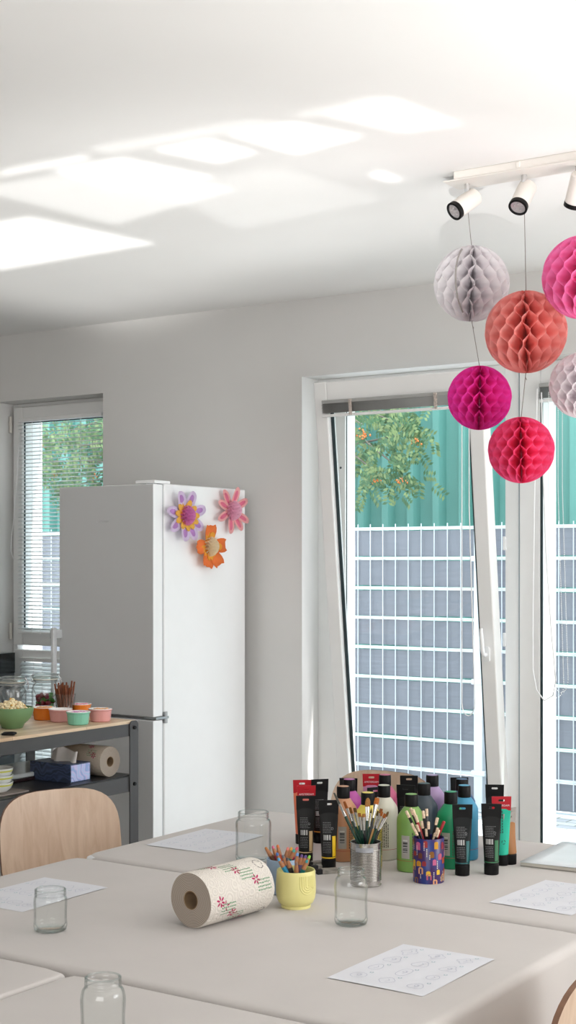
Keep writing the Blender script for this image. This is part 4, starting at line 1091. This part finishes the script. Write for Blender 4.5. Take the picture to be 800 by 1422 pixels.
tube_paint('black paint tube behind the lime bottle, front one of two', 563.5, 1090, '#121212', '#c8c2b8', yaw=-.2, h=.182)
tube_paint('black paint tube at the back behind the navy cap', 638, 1079.5, '#161616', None, yaw=.15)
tube_paint('black paint tube with dark teal window in front of the blue bottle', 642.2, 1117, '#101314', '#0f5a5c', yaw=.12)
tube_paint('black paint tube with green colour window, right of the teal-windowed one', 682.5, 1116, '#141414', '#2c6b44', yaw=.02)
tube_paint('aqua green paint tube with red header', 696.5, 1106, '#27b295', None, 'red', .18, style='colour', txt='AMSTERDAM')
tube_paint('black paint tube behind the aqua tube with red header', 687, 1089.5, '#161616', '#303030', yaw=.05)
tube_paint('orange brown paint tube with clear header at right', 707.5, 1129, '#9a6a42', None, 'clear', .9, .134, style='plain')
tube_paint('copper paint tube with clear header, hindmost at right', 707, 1122, '#98623c', None, 'clear', .8, .134, style='plain')
# charcoal sticks in paper sleeves
for k, (qx, qy, yw, lb) in enumerate(((455, 1213, .32, 'nearest of three'), (448, 1207, .42, 'middle of three'), (441, 1202.5, .38, 'rearmost of three'))):
    loc = atz(qx, qy, TZ); t = thing('charcoal_block', 'black drawing block in striped paper sleeve, %s beside the yellow tube' % lb, 'charcoal', loc, YAW + yw, 'sleeved drawing blocks beside the tubes')
    m = MB(); m.box(-.030, .026, -.0075, .0075, 0, .0125); m.obj('charcoal', mat('charcoal_black', '#17171a', .7), t, bevel=.001)
    m = MB(); m.box(-.016, .0265, -.008, .008, -.0, .013); m.obj('paper_sleeve', mat('printed_sleeve', '#8d8880', .7, var=.45, scale=160, stretch=(.3, 1, 1)), t)

# ============================================================ TIN CAN + BRUSHES
CP = atz(508, 1228.5, TZ)
t = thing('tin_can', 'ribbed silver tin can full of paintbrushes', 'can', CP); Rc, Hc = .0382, .1075
prof = [(0, 0), (Rc - .0015, 0), (Rc + .0005, .001), (Rc + .0005, .003), (Rc - .001, .004)]
z = .012
while z < .090: prof += [(Rc - .0016, z), (Rc - .0004, z + .0008), (Rc + .0006, z + .0018), (Rc - .0004, z + .0028)]; z += .0038
prof += [(Rc - .001, Hc - .004), (Rc + .0008, Hc - .003), (Rc + .0008, Hc - .0005), (Rc - .0005, Hc), (Rc - .0015, Hc - .001), (Rc - .002, .004), (0, .003)]
m = MB(); m.lathe(prof, 64, None, False, False); m.obj('can_body', mat('tin_plate', '#b4b1ad', .22, .9, var=.05, scale=30), t, sharp=40)
m = MB(); lens(Rc + .0007, 0, 0, m, facing(CP) - PI / 2 - .7, facing(CP) - PI / 2 + .5, .086, .098); m.obj('label_remnant', mat('pale_label_remnant', '#9a9ca2', .5, var=.25, scale=60), t)
def stick_dir(top, base): d = top - base; return d
M_fer = mat('silver_ferrule', '#cfcdca', .22, .9); M_bg = mat('dark_green_handle', '#0d3a2c', .3, coat=.3); M_bb = mat('black_handle', '#11161a', .3, coat=.3); M_bwood = mat('raw_wood_handle', '#c99b62', .5)
# (tip pixel, shift of tip towards/away in m, ferrule width, brush length, kind, bristle colour, handle)
BR = [((464, 1101), .0, .0075, .030, 'flat', '#5f625c', M_bg, 'grey flat brush'), ((478, 1113), .01, .0055, .018, 'flat', '#a85a22', M_bg, 'orange-brown flat brush'),
      ((486, 1121), .0, .0045, .016, 'flat', '#8a5a20', M_bg, 'golden brown slim brush'), ((492.5, 1122), -.01, .0050, .011, 'flat', '#5a3f18', M_bg, 'dark brown blunt brush'),
      ((499, 1129), -.02, .0045, .010, 'flat', '#9a5a22', M_bg, 'rust brown short brush'), ((505, 1130), -.025, .004, .009, 'flat', '#8e5a26', M_bb, 'brown short brush'),
      ((511, 1108), .02, .0070, .022, 'round', '#8a5a1e', M_bg, 'broad golden filbert brush'), ((516, 1121), .0, .0028, .014, 'point', '#2a1f1a', M_bg, 'dark pointed liner brush'),
      ((524, 1108), .02, .0062, .016, 'flat', '#b5651f', M_bb, 'orange flat brush standing upright'), ((525, 1126), -.005, .0045, .012, 'flat', '#4e3a1c', M_bwood, 'dark brown brush with raw wood handle'),
      ((530, 1123), .015, .0042, .012, 'flat', '#8a4f1e', M_bb, 'chestnut brush'), ((531, 1127), -.015, .0050, .011, 'flat', '#b0601f', M_bg, 'bright rust brush'),
      ((535, 1130), -.005, .0045, .011, 'flat', '#a5581f', M_bb, 'rust brush near the right rim'), ((539.5, 1127), .01, .0040, .014, 'round', '#6a4a1c', M_bb, 'olive brown brush leaning right'),
      ((502, 1133), .005, .0035, .010, 'flat', '#8a6a2a', M_bg, 'ochre small brush'), ((495, 1131), .015, .0038, .012, 'flat', '#a8622a', M_bb, 'tan brush behind the left cluster')]
def brush(label, base, tip, fw, bl, kind, col, hm):
    t = thing('paintbrush', label, 'paintbrush', base, 0, 'paintbrushes in the tin can'); d = tip - base; L = d.length
    q = d.to_track_quat('Z', 'Y').to_matrix().to_4x4()
    q = q @ Matrix.Rotation(facing(base) + rnd.uniform(-.4, .4), 4, 'Z')
    fl = .034; zf = L - bl - fl
    m = MB(); m.lathe([(0, 0), (.0022, .001), (.0030, zf * .4), (.0036, zf * .8), (fw * .55, zf)], 12, q); m.obj('handle', hm, t)
    m = MB(); rings = []
    for u in (0, .2, .55, 1):
        a = fw * (.55 + .45 * u) if kind != 'point' else fw * (1 - .2 * u); b_ = fw * .55 * (1 - .45 * u) if kind != 'point' else fw * (1 - .2 * u)
        rings.append([q @ Vector((a * math.cos(th), b_ * math.sin(th), zf + fl * u)) for th in [2 * PI * k / 14 for k in range(14)]])
    for e in (.3,): pass
    m.loft(rings); m.obj('ferrule', M_fer, t)
    m = MB(); rings = []
    for u in (0, .3, .6, .85, 1):
        wv = {'flat': 1 + .08 * math.sin(u * PI) - .12 * u, 'round': math.sqrt(max(.06, 1 - max(0, (u - .45) / .56) ** 2)) * 1.05, 'point': 1 - .92 * u}[kind]
        a = fw * wv; b_ = fw * (.3 - .17 * u) if kind != 'point' else fw * wv
        rings.append([q @ Vector((a * math.cos(th), b_ * math.sin(th), L - bl + bl * u)) for th in [2 * PI * k / 14 for k in range(14)]])
    m.loft(rings); m.obj('bristles', mat('bristle' + col, col, .7, var=.25, scale=300), t)
FWD = lambda p: (Vector((p.x, p.y, 0))).normalized()
for (qq, dz, fw, bl, kind, col, hm, nm) in BR:
    zc = px(CP)[2] + dz; r_ = ray(*qq); tip = Vector((r_.x * zc, r_.y * zc, EYE + r_.z * zc))
    v = tip - CP; lat = Vector((v.x, v.y, 0)); base = CP + Vector((0, 0, .0045)) - lat * .50
    if (base - CP).xy.length > .029: base = CP + Vector((0, 0, .0045)) - lat.normalized() * .029
    brush(nm + ' in the ribbed tin can', base, tip, fw, bl, kind, col, hm)

# ============================================================ PAINTED CAN + BLACK PENCILS
DP = atz(595.3, 1223.5, TZ); Rd, Hd = .0388, .111
t = thing('pencil_can', 'blue can painted with colourful patches holding black pencils', 'can', DP, facing(DP))
m = MB(); m.lathe([(0, 0), (Rd - .001, 0), (Rd, .001), (Rd, Hd - .001), (Rd - .0006, Hd), (Rd - .0016, Hd - .001), (Rd - .0016, .003), (0, .003)], 64, None, False, False)
dcols = ['#c98f1e', '#d69a6c', '#a8421e', '#b5536a', '#8e1c2a', '#1f7a4a', '#c9744a', '#c06088', '#8a5a22', '#d8b02e', '#a0282c', '#6a3a26', '#d8d2c8', '#5a3a86']
def patch_can(a, z, w, h_, mi, lift):
    pts = [(-w/2, 0), (w/2, 0)] + [(w/2 * math.cos(th), h_ - w * .35 + w * .35 * math.sin(th)) for th in [PI * k / 6 for k in range(7)]]
    m.mi = mi; m.face([m.v(((Rd + lift) * math.cos(a + u / Rd), (Rd + lift) * math.sin(a + u / Rd), z + v)) for u, v in pts])
rr = random.Random(11); layout = []
for row, z in enumerate((.006, .026, .046, .066, .086)):
    for k in range(11):
        layout.append((2 * PI * (k + .5 * (row % 2) + rr.uniform(-.3, .3)) / 11, z + rr.uniform(-.007, .007), rr.uniform(.009, .014), rr.uniform(.012, .020), rr.choice(range(12))))
for k_, (a, z, w, h_, c) in enumerate(layout): patch_can(a, z, w, min(h_, Hd - .002 - z), 1 + c, .0003 + .00001 * k_)
for k in range(26):
    a = 2 * PI * k / 26 + rr.uniform(-.1, .1); z0 = rr.uniform(.004, .085)
    for q in range(rr.choice((3, 5, 6))):
        if z0 + q * .0042 < Hd - .005:
            zz = z0 + q * .0042; m.mi = 13; m.face([m.v(((Rd + .0012) * math.cos(a + u / Rd), (Rd + .0012) * math.sin(a + u / Rd), zz + v)) for u, v in ((-.0011, 0), (.0011, 0), (.0011, .0026), (-.0011, .0026))])
def blue_mat():
    m_ = bpy.data.materials.new('painted_blue_violet'); N = NT(m_); tc = N.n('ShaderNodeTexCoord'); no = N.n('ShaderNodeTexNoise', Scale=28.0, Detail=2.0); N.l(tc, 'Object', no, 'Vector')
    r = N.n('ShaderNodeValToRGB'); N.l(no, 'Fac', r, 'Fac'); e = r.color_ramp.elements; e[0].position = .4; e[0].color = lin('#1a2f78'); e[1].position = .6; e[1].color = lin('#3a1c58')
    b_ = N.n('ShaderNodeBsdfPrincipled', Roughness=.3); N.l(r, 0, b_, 'Base Color'); N.l(b_, 0, N.out, 'Surface'); return m_
m.obj('can_body', [blue_mat()] + [mat('dab' + c, c, .35) for c in dcols], t, sharp=40)
M_pend = mat('pale_speckled_end', '#d8bfa4', .5, var=.28, scale=260); M_pblk = mat('black_pencil_barrel', '#0f0f12', .35); M_pred = mat('dark_red_pencil', '#9c1420', .3)
PN = [(564, 1126), (570, 1122), (573.5, 1124), (571.5, 1143), (577, 1132), (579, 1145), (575.5, 1151), (585.5, 1140), (587.5, 1126), (592.5, 1123), (595, 1141), (592, 1151), (607.5, 1135.5), (608, 1149.5), (609.5, 1152.5), (604.5, 1157), (617, 1140.5)]
order = sorted(range(len(PN)), key=lambda i: PN[i][0])
def pencil(base, tip, label, barrel, endm, group, elen, r=.0037, sharpened=None, cat='pencil'):
    t = thing('pencil', label, cat, base, 0, group); d = tip - base; L = d.length
    q = d.to_track_quat('Z', 'Y').to_matrix().to_4x4()
    if sharpened is None:
        m = MB(); m.lathe([(0, 0), (r, 0), (r, L - elen)], 8, q, True, True); m.obj('barrel', barrel, t, sharp=30)
        m = MB(); m.lathe([(r * 1.03, L - elen), (r * 1.03, L - .0012), (r * .8, L)], 12, q, True, True); m.obj('pale_end' if endm is M_pend else 'red_end', endm, t, sharp=50)
    else:
        lc = .007; co = elen
        m = MB(); m.lathe([(0, 0), (r, 0), (r, L - lc - co)], 8, q, True, True); m.obj('barrel', barrel, t, sharp=30)
        m = MB(); m.lathe([(r, L - lc - co), (r * .97, L - lc - co * .8), (r * .62, L - lc)], 12, q, True, True); m.obj('wood_cone', mat('cedar_wood', '#a8714c', .6, var=.12, scale=80), t, sharp=50)
        m = MB(); m.lathe([(r * .62, L - lc), (r * .55, L - lc * .3), (r * .3, L)], 12, q, True, True); m.obj('lead', endm, t, sharp=60)
    return t
def in_pot(C, qq, dz, rmax, zb, k=.55):
    zc = px(C)[2] + dz; r_ = ray(*qq); tip = Vector((r_.x * zc, r_.y * zc, EYE + r_.z * zc))
    lat = (tip - C) * 1; lat.z = 0; b_ = -lat * k
    if b_.length > rmax: b_ = b_.normalized() * rmax
    return C + b_ + Vector((0, 0, zb)), tip
for n_, i in enumerate(order):
    qq = PN[i]; dz = .012 - .03 * ((qq[1] - 1122) / 36) + (.006 if i % 2 else -.004)
    base, tip = in_pot(DP, qq, dz, .028, .0045)
    last = i == 16
    red = i in (16,)
    pencil(base, tip, ('dark red pencil at the right rim of the painted can') if red else 'black pencil with pale speckled end, %s from the left in the painted can' % ORD[n_], M_pred if (red or i == 4) else M_pblk, M_pred if red else M_pend, 'black pencils in the painted can', .020 if red else .0185)

# ============================================================ POTS OF COLOURED PENCILS
YP = atz(411, 1259, TZ)
t = thing('pencil_pot', 'pale yellow pot with embossed arches holding coloured pencils', 'pot', YP, facing(YP))
M_yel = mat('pale_yellow_ceramic', '#ded68f', .45, var=.015)
m = MB(); prof = [(0, .002), (.030, .002), (.0315, 0), (.034, 0), (.0345, .004), (.033, .006), (.040, .012), (.0445, .022), (.0462, .034), (.0465, .050), (.0455, .070), (.0445, .085), (.0435, .0868), (.0420, .0862), (.0415, .078), (.0425, .03), (.036, .010), (0, .009)]
m.lathe(prof, 56, None, False, False); pb = m.obj('pot_body', M_yel, t, sharp=60)
m = MB()
for w in (.0035, .0085, .0135, .0185):
    pts = []
    for s_ in ([(w, .078 - .004 * q) for q in range(0, 6)] + [(w * math.cos(th), .056 - w * 1.05 * math.sin(th)) for th in [PI * q / 10 for q in range(1, 10)]] + [(-w, .058 + .004 * q) for q in range(0, 6)]):
        rr_ = .0464 - max(0, s_[1] - .05) * .05 - .0005; a = -PI / 2 + .62 + s_[0] / .046; pts.append((rr_ * math.cos(a), rr_ * math.sin(a), s_[1]))
    m.tube(pts, .0019, 6)
m.obj('arch_relief', M_yel, pb)
BP = atz(393, 1240, TZ)
t = thing('pencil_pot', 'pale blue pot of pencils half hidden between roll and yellow pot', 'pot', BP)
m = MB(); m.lathe([(0, 0), (.028, 0), (.032, .003), (.0385, .030), (.0395, .084), (.038, .0845), (.0365, .03), (.03, .007), (0, .007)], 48, None, False, False); m.obj('pot_body', mat('pale_blue_ceramic', '#9db4cc', .4), t, sharp=60)
CPN = [('y', (386, 1191.5), '#58a3cf', '#2188b4', 'light blue'), ('y', (392.5, 1187.5), '#6c6a70', '#4b4a50', 'mid grey'), ('y', (398.5, 1191), '#4f5056', '#26262a', 'charcoal grey'), ('y', (413, 1184.5), '#6a96d0', '#4a78b8', 'sky blue'),
       ('y', (419.5, 1186.5), '#6a4a86', '#4a2f66', 'purple'), ('y', (425, 1187.5), '#5c4482', '#3e2a5c', 'violet'), ('y', (427, 1194), '#2f8f94', '#157070', 'teal'), ('y', (430.5, 1188), '#8ac84e', '#63b030', 'lime green'), ('y', (412, 1197), '#8a6a5a', '#5a4a48', 'brownish grey'),
       ('b', (368.5, 1176.5), '#a86a32', '#6a3f22', 'brown'), ('b', (378.5, 1174.5), '#cf6a8a', '#a8324e', 'pink'), ('b', (385.5, 1173), '#d0703a', '#b0482a', 'orange'), ('b', (384.5, 1184), '#4f77b8', '#34589a', 'blue'), ('b', (400, 1176.5), '#e0857a', '#c05a52', 'salmon'),
       ('b', (405, 1176.5), '#e0a83a', '#c9861f', 'yellow'), ('b', (409, 1179.5), '#3f9f94', '#1f7f72', 'turquoise'), ('b', (413.5, 1176.5), '#d0506a', '#b02a4a', 'crimson')]
for pot, qq, lead, bar, nm in CPN:
    C = YP if pot == 'y' else BP; dz = (1190 - qq[1]) * .0016 if pot == 'y' else (1177 - qq[1]) * .0016
    base, tip = in_pot(C, qq, dz, .026 if pot == 'y' else .022, .011, .5)
    pencil(base, tip, '%s coloured pencil in the %s pot' % (nm, 'pale yellow' if pot == 'y' else 'pale blue'), mat('barrel' + bar, bar, .35), mat('lead' + lead, lead, .6), 'coloured pencils in the %s pot' % ('yellow' if pot == 'y' else 'blue'), .017, .0058, True)

# ============================================================ LIGHT
SC.view_settings.view_transform = 'Standard'; SC.view_settings.look = 'None'; SC.view_settings.exposure = 0.80
w = bpy.data.worlds.new('sky'); SC.world = w; w.use_nodes = True
nt = w.node_tree; nt.nodes.clear()
o_ = nt.nodes.new('ShaderNodeOutputWorld'); bg = nt.nodes.new('ShaderNodeBackground'); tc = nt.nodes.new('ShaderNodeTexCoord'); gr = nt.nodes.new('ShaderNodeSeparateXYZ'); rp = nt.nodes.new('ShaderNodeValToRGB')
nt.links.new(tc.outputs['Generated'], gr.inputs[0]); nt.links.new(gr.outputs['Z'], rp.inputs['Fac'])
rp.color_ramp.elements[0].position = 0; rp.color_ramp.elements[0].color = (.95, .97, 1, 1); rp.color_ramp.elements[1].position = .8; rp.color_ramp.elements[1].color = (.80, .90, 1, 1)
nt.links.new(rp.outputs[0], bg.inputs['Color']); bg.inputs['Strength'].default_value = 2.1; nt.links.new(bg.outputs[0], o_.inputs['Surface'])
def lamp(name, typ, loc, rot, energy, **kw):
    d = bpy.data.lights.new(name, typ); d.energy = energy
    for k, v in kw.items(): setattr(d, k, v)
    o = bpy.data.objects.new(name, d); COL.objects.link(o); o.location = loc; o.rotation_euler = rot
    return o
sd = Vector((-.5, -.15, -.85)).normalized()
lamp('sun', 'SUN', (0, 12, 8), sd.to_track_quat('-Z', 'Y').to_euler(), 4.0, angle=math.radians(1.0), color=(1, .97, .92))
# daylight from the further windows to the right of the picture
lamp('side_window_light', 'AREA', (3.0, 4.3, 1.75), (PI / 2 - .25, 0, PI / 2), 30, shape='RECTANGLE', size=2.6, size_y=1.3, color=(1, .985, .97))
# added upward fill lamp, stands in for light bounced off the floor
lamp('ceiling_fill_light', 'AREA', (.7, 3.3, .80), (0, math.radians(180 - 26), 0), 34, shape='RECTANGLE', size=1.6, size_y=3.0, spread=math.radians(115), color=(1, .985, .965))
# added soft fill lamp behind the camera, no window stands there
lamp('rear_fill_light', 'AREA', (.6, -2.2, 1.7), (math.radians(90), 0, 0), 46, shape='RECTANGLE', size=3.5, size_y=1.8, color=(1, .99, .98))
# added spot lamp; its drawn pattern stands in for sunlight reflected onto the ceiling
def ceiling_patches(loc, energy):
    o = lamp('ceiling_patch_spot', 'SPOT', loc, (0, 0, 0), energy, spot_size=math.radians(150), spot_blend=.2, shadow_soft_size=.02, color=(1, .99, .97))
    tgt = atz(250, 250, CEIL); o.rotation_euler = (tgt - Vector(loc)).to_track_quat('-Z', 'Y').to_euler()
    d = o.data; d.use_nodes = True; t = d.node_tree; N = t.nodes; em = next(n for n in N if n.type == 'EMISSION')
    geo = N.new('ShaderNodeNewGeometry')
    sep = N.new('ShaderNodeSeparateXYZ'); t.links.new(geo.outputs['Incoming'], sep.inputs[0])
    def math_(op, a, b_=None, c=None):
        n = N.new('ShaderNodeMath'); n.operation = op
        for i, v in enumerate((a, b_, c)):
            if v is None: continue
            if isinstance(v, (int, float)): n.inputs[i].default_value = v
            else: t.links.new(v, n.inputs[i])
        return n.outputs[0]
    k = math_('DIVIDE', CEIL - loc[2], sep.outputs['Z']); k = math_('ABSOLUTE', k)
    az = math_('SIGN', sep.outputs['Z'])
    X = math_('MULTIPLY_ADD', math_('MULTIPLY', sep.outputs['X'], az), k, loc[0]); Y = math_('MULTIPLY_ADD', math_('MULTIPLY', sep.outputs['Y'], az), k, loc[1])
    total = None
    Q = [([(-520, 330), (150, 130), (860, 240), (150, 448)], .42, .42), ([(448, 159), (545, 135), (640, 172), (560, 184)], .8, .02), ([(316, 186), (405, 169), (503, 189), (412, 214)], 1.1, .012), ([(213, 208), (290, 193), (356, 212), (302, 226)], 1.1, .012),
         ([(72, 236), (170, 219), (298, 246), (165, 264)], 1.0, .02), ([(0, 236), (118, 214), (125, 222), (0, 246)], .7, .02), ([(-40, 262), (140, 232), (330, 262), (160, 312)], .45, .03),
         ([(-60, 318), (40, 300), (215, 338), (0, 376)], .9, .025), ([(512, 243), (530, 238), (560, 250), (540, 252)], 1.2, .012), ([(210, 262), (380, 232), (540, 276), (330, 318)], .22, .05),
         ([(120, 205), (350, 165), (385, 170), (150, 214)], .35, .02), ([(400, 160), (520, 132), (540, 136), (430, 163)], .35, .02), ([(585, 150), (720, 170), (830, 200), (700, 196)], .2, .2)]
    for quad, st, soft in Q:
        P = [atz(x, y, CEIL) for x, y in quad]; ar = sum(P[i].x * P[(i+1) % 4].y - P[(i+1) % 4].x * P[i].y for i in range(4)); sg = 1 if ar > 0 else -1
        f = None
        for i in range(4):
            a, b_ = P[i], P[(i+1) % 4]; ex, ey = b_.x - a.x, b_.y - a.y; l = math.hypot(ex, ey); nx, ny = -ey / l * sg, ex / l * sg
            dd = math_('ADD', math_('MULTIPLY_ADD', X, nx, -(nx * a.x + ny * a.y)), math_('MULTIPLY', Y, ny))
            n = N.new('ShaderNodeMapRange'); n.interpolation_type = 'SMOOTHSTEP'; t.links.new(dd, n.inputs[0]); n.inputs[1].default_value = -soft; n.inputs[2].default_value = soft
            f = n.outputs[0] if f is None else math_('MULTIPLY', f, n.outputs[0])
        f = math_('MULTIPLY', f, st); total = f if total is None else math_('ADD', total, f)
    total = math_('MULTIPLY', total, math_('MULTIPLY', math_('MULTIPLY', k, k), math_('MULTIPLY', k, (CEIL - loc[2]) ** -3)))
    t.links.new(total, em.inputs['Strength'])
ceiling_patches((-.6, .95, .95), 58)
SC.cycles.use_denoising = True
SC.cycles.max_bounces = 10; SC.cycles.transparent_max_bounces = 24; SC.cycles.diffuse_bounces = 5
SC.cycles.sample_clamp_indirect = 6.0; SC.cycles.caustics_reflective = False; SC.cycles.caustics_refractive = False
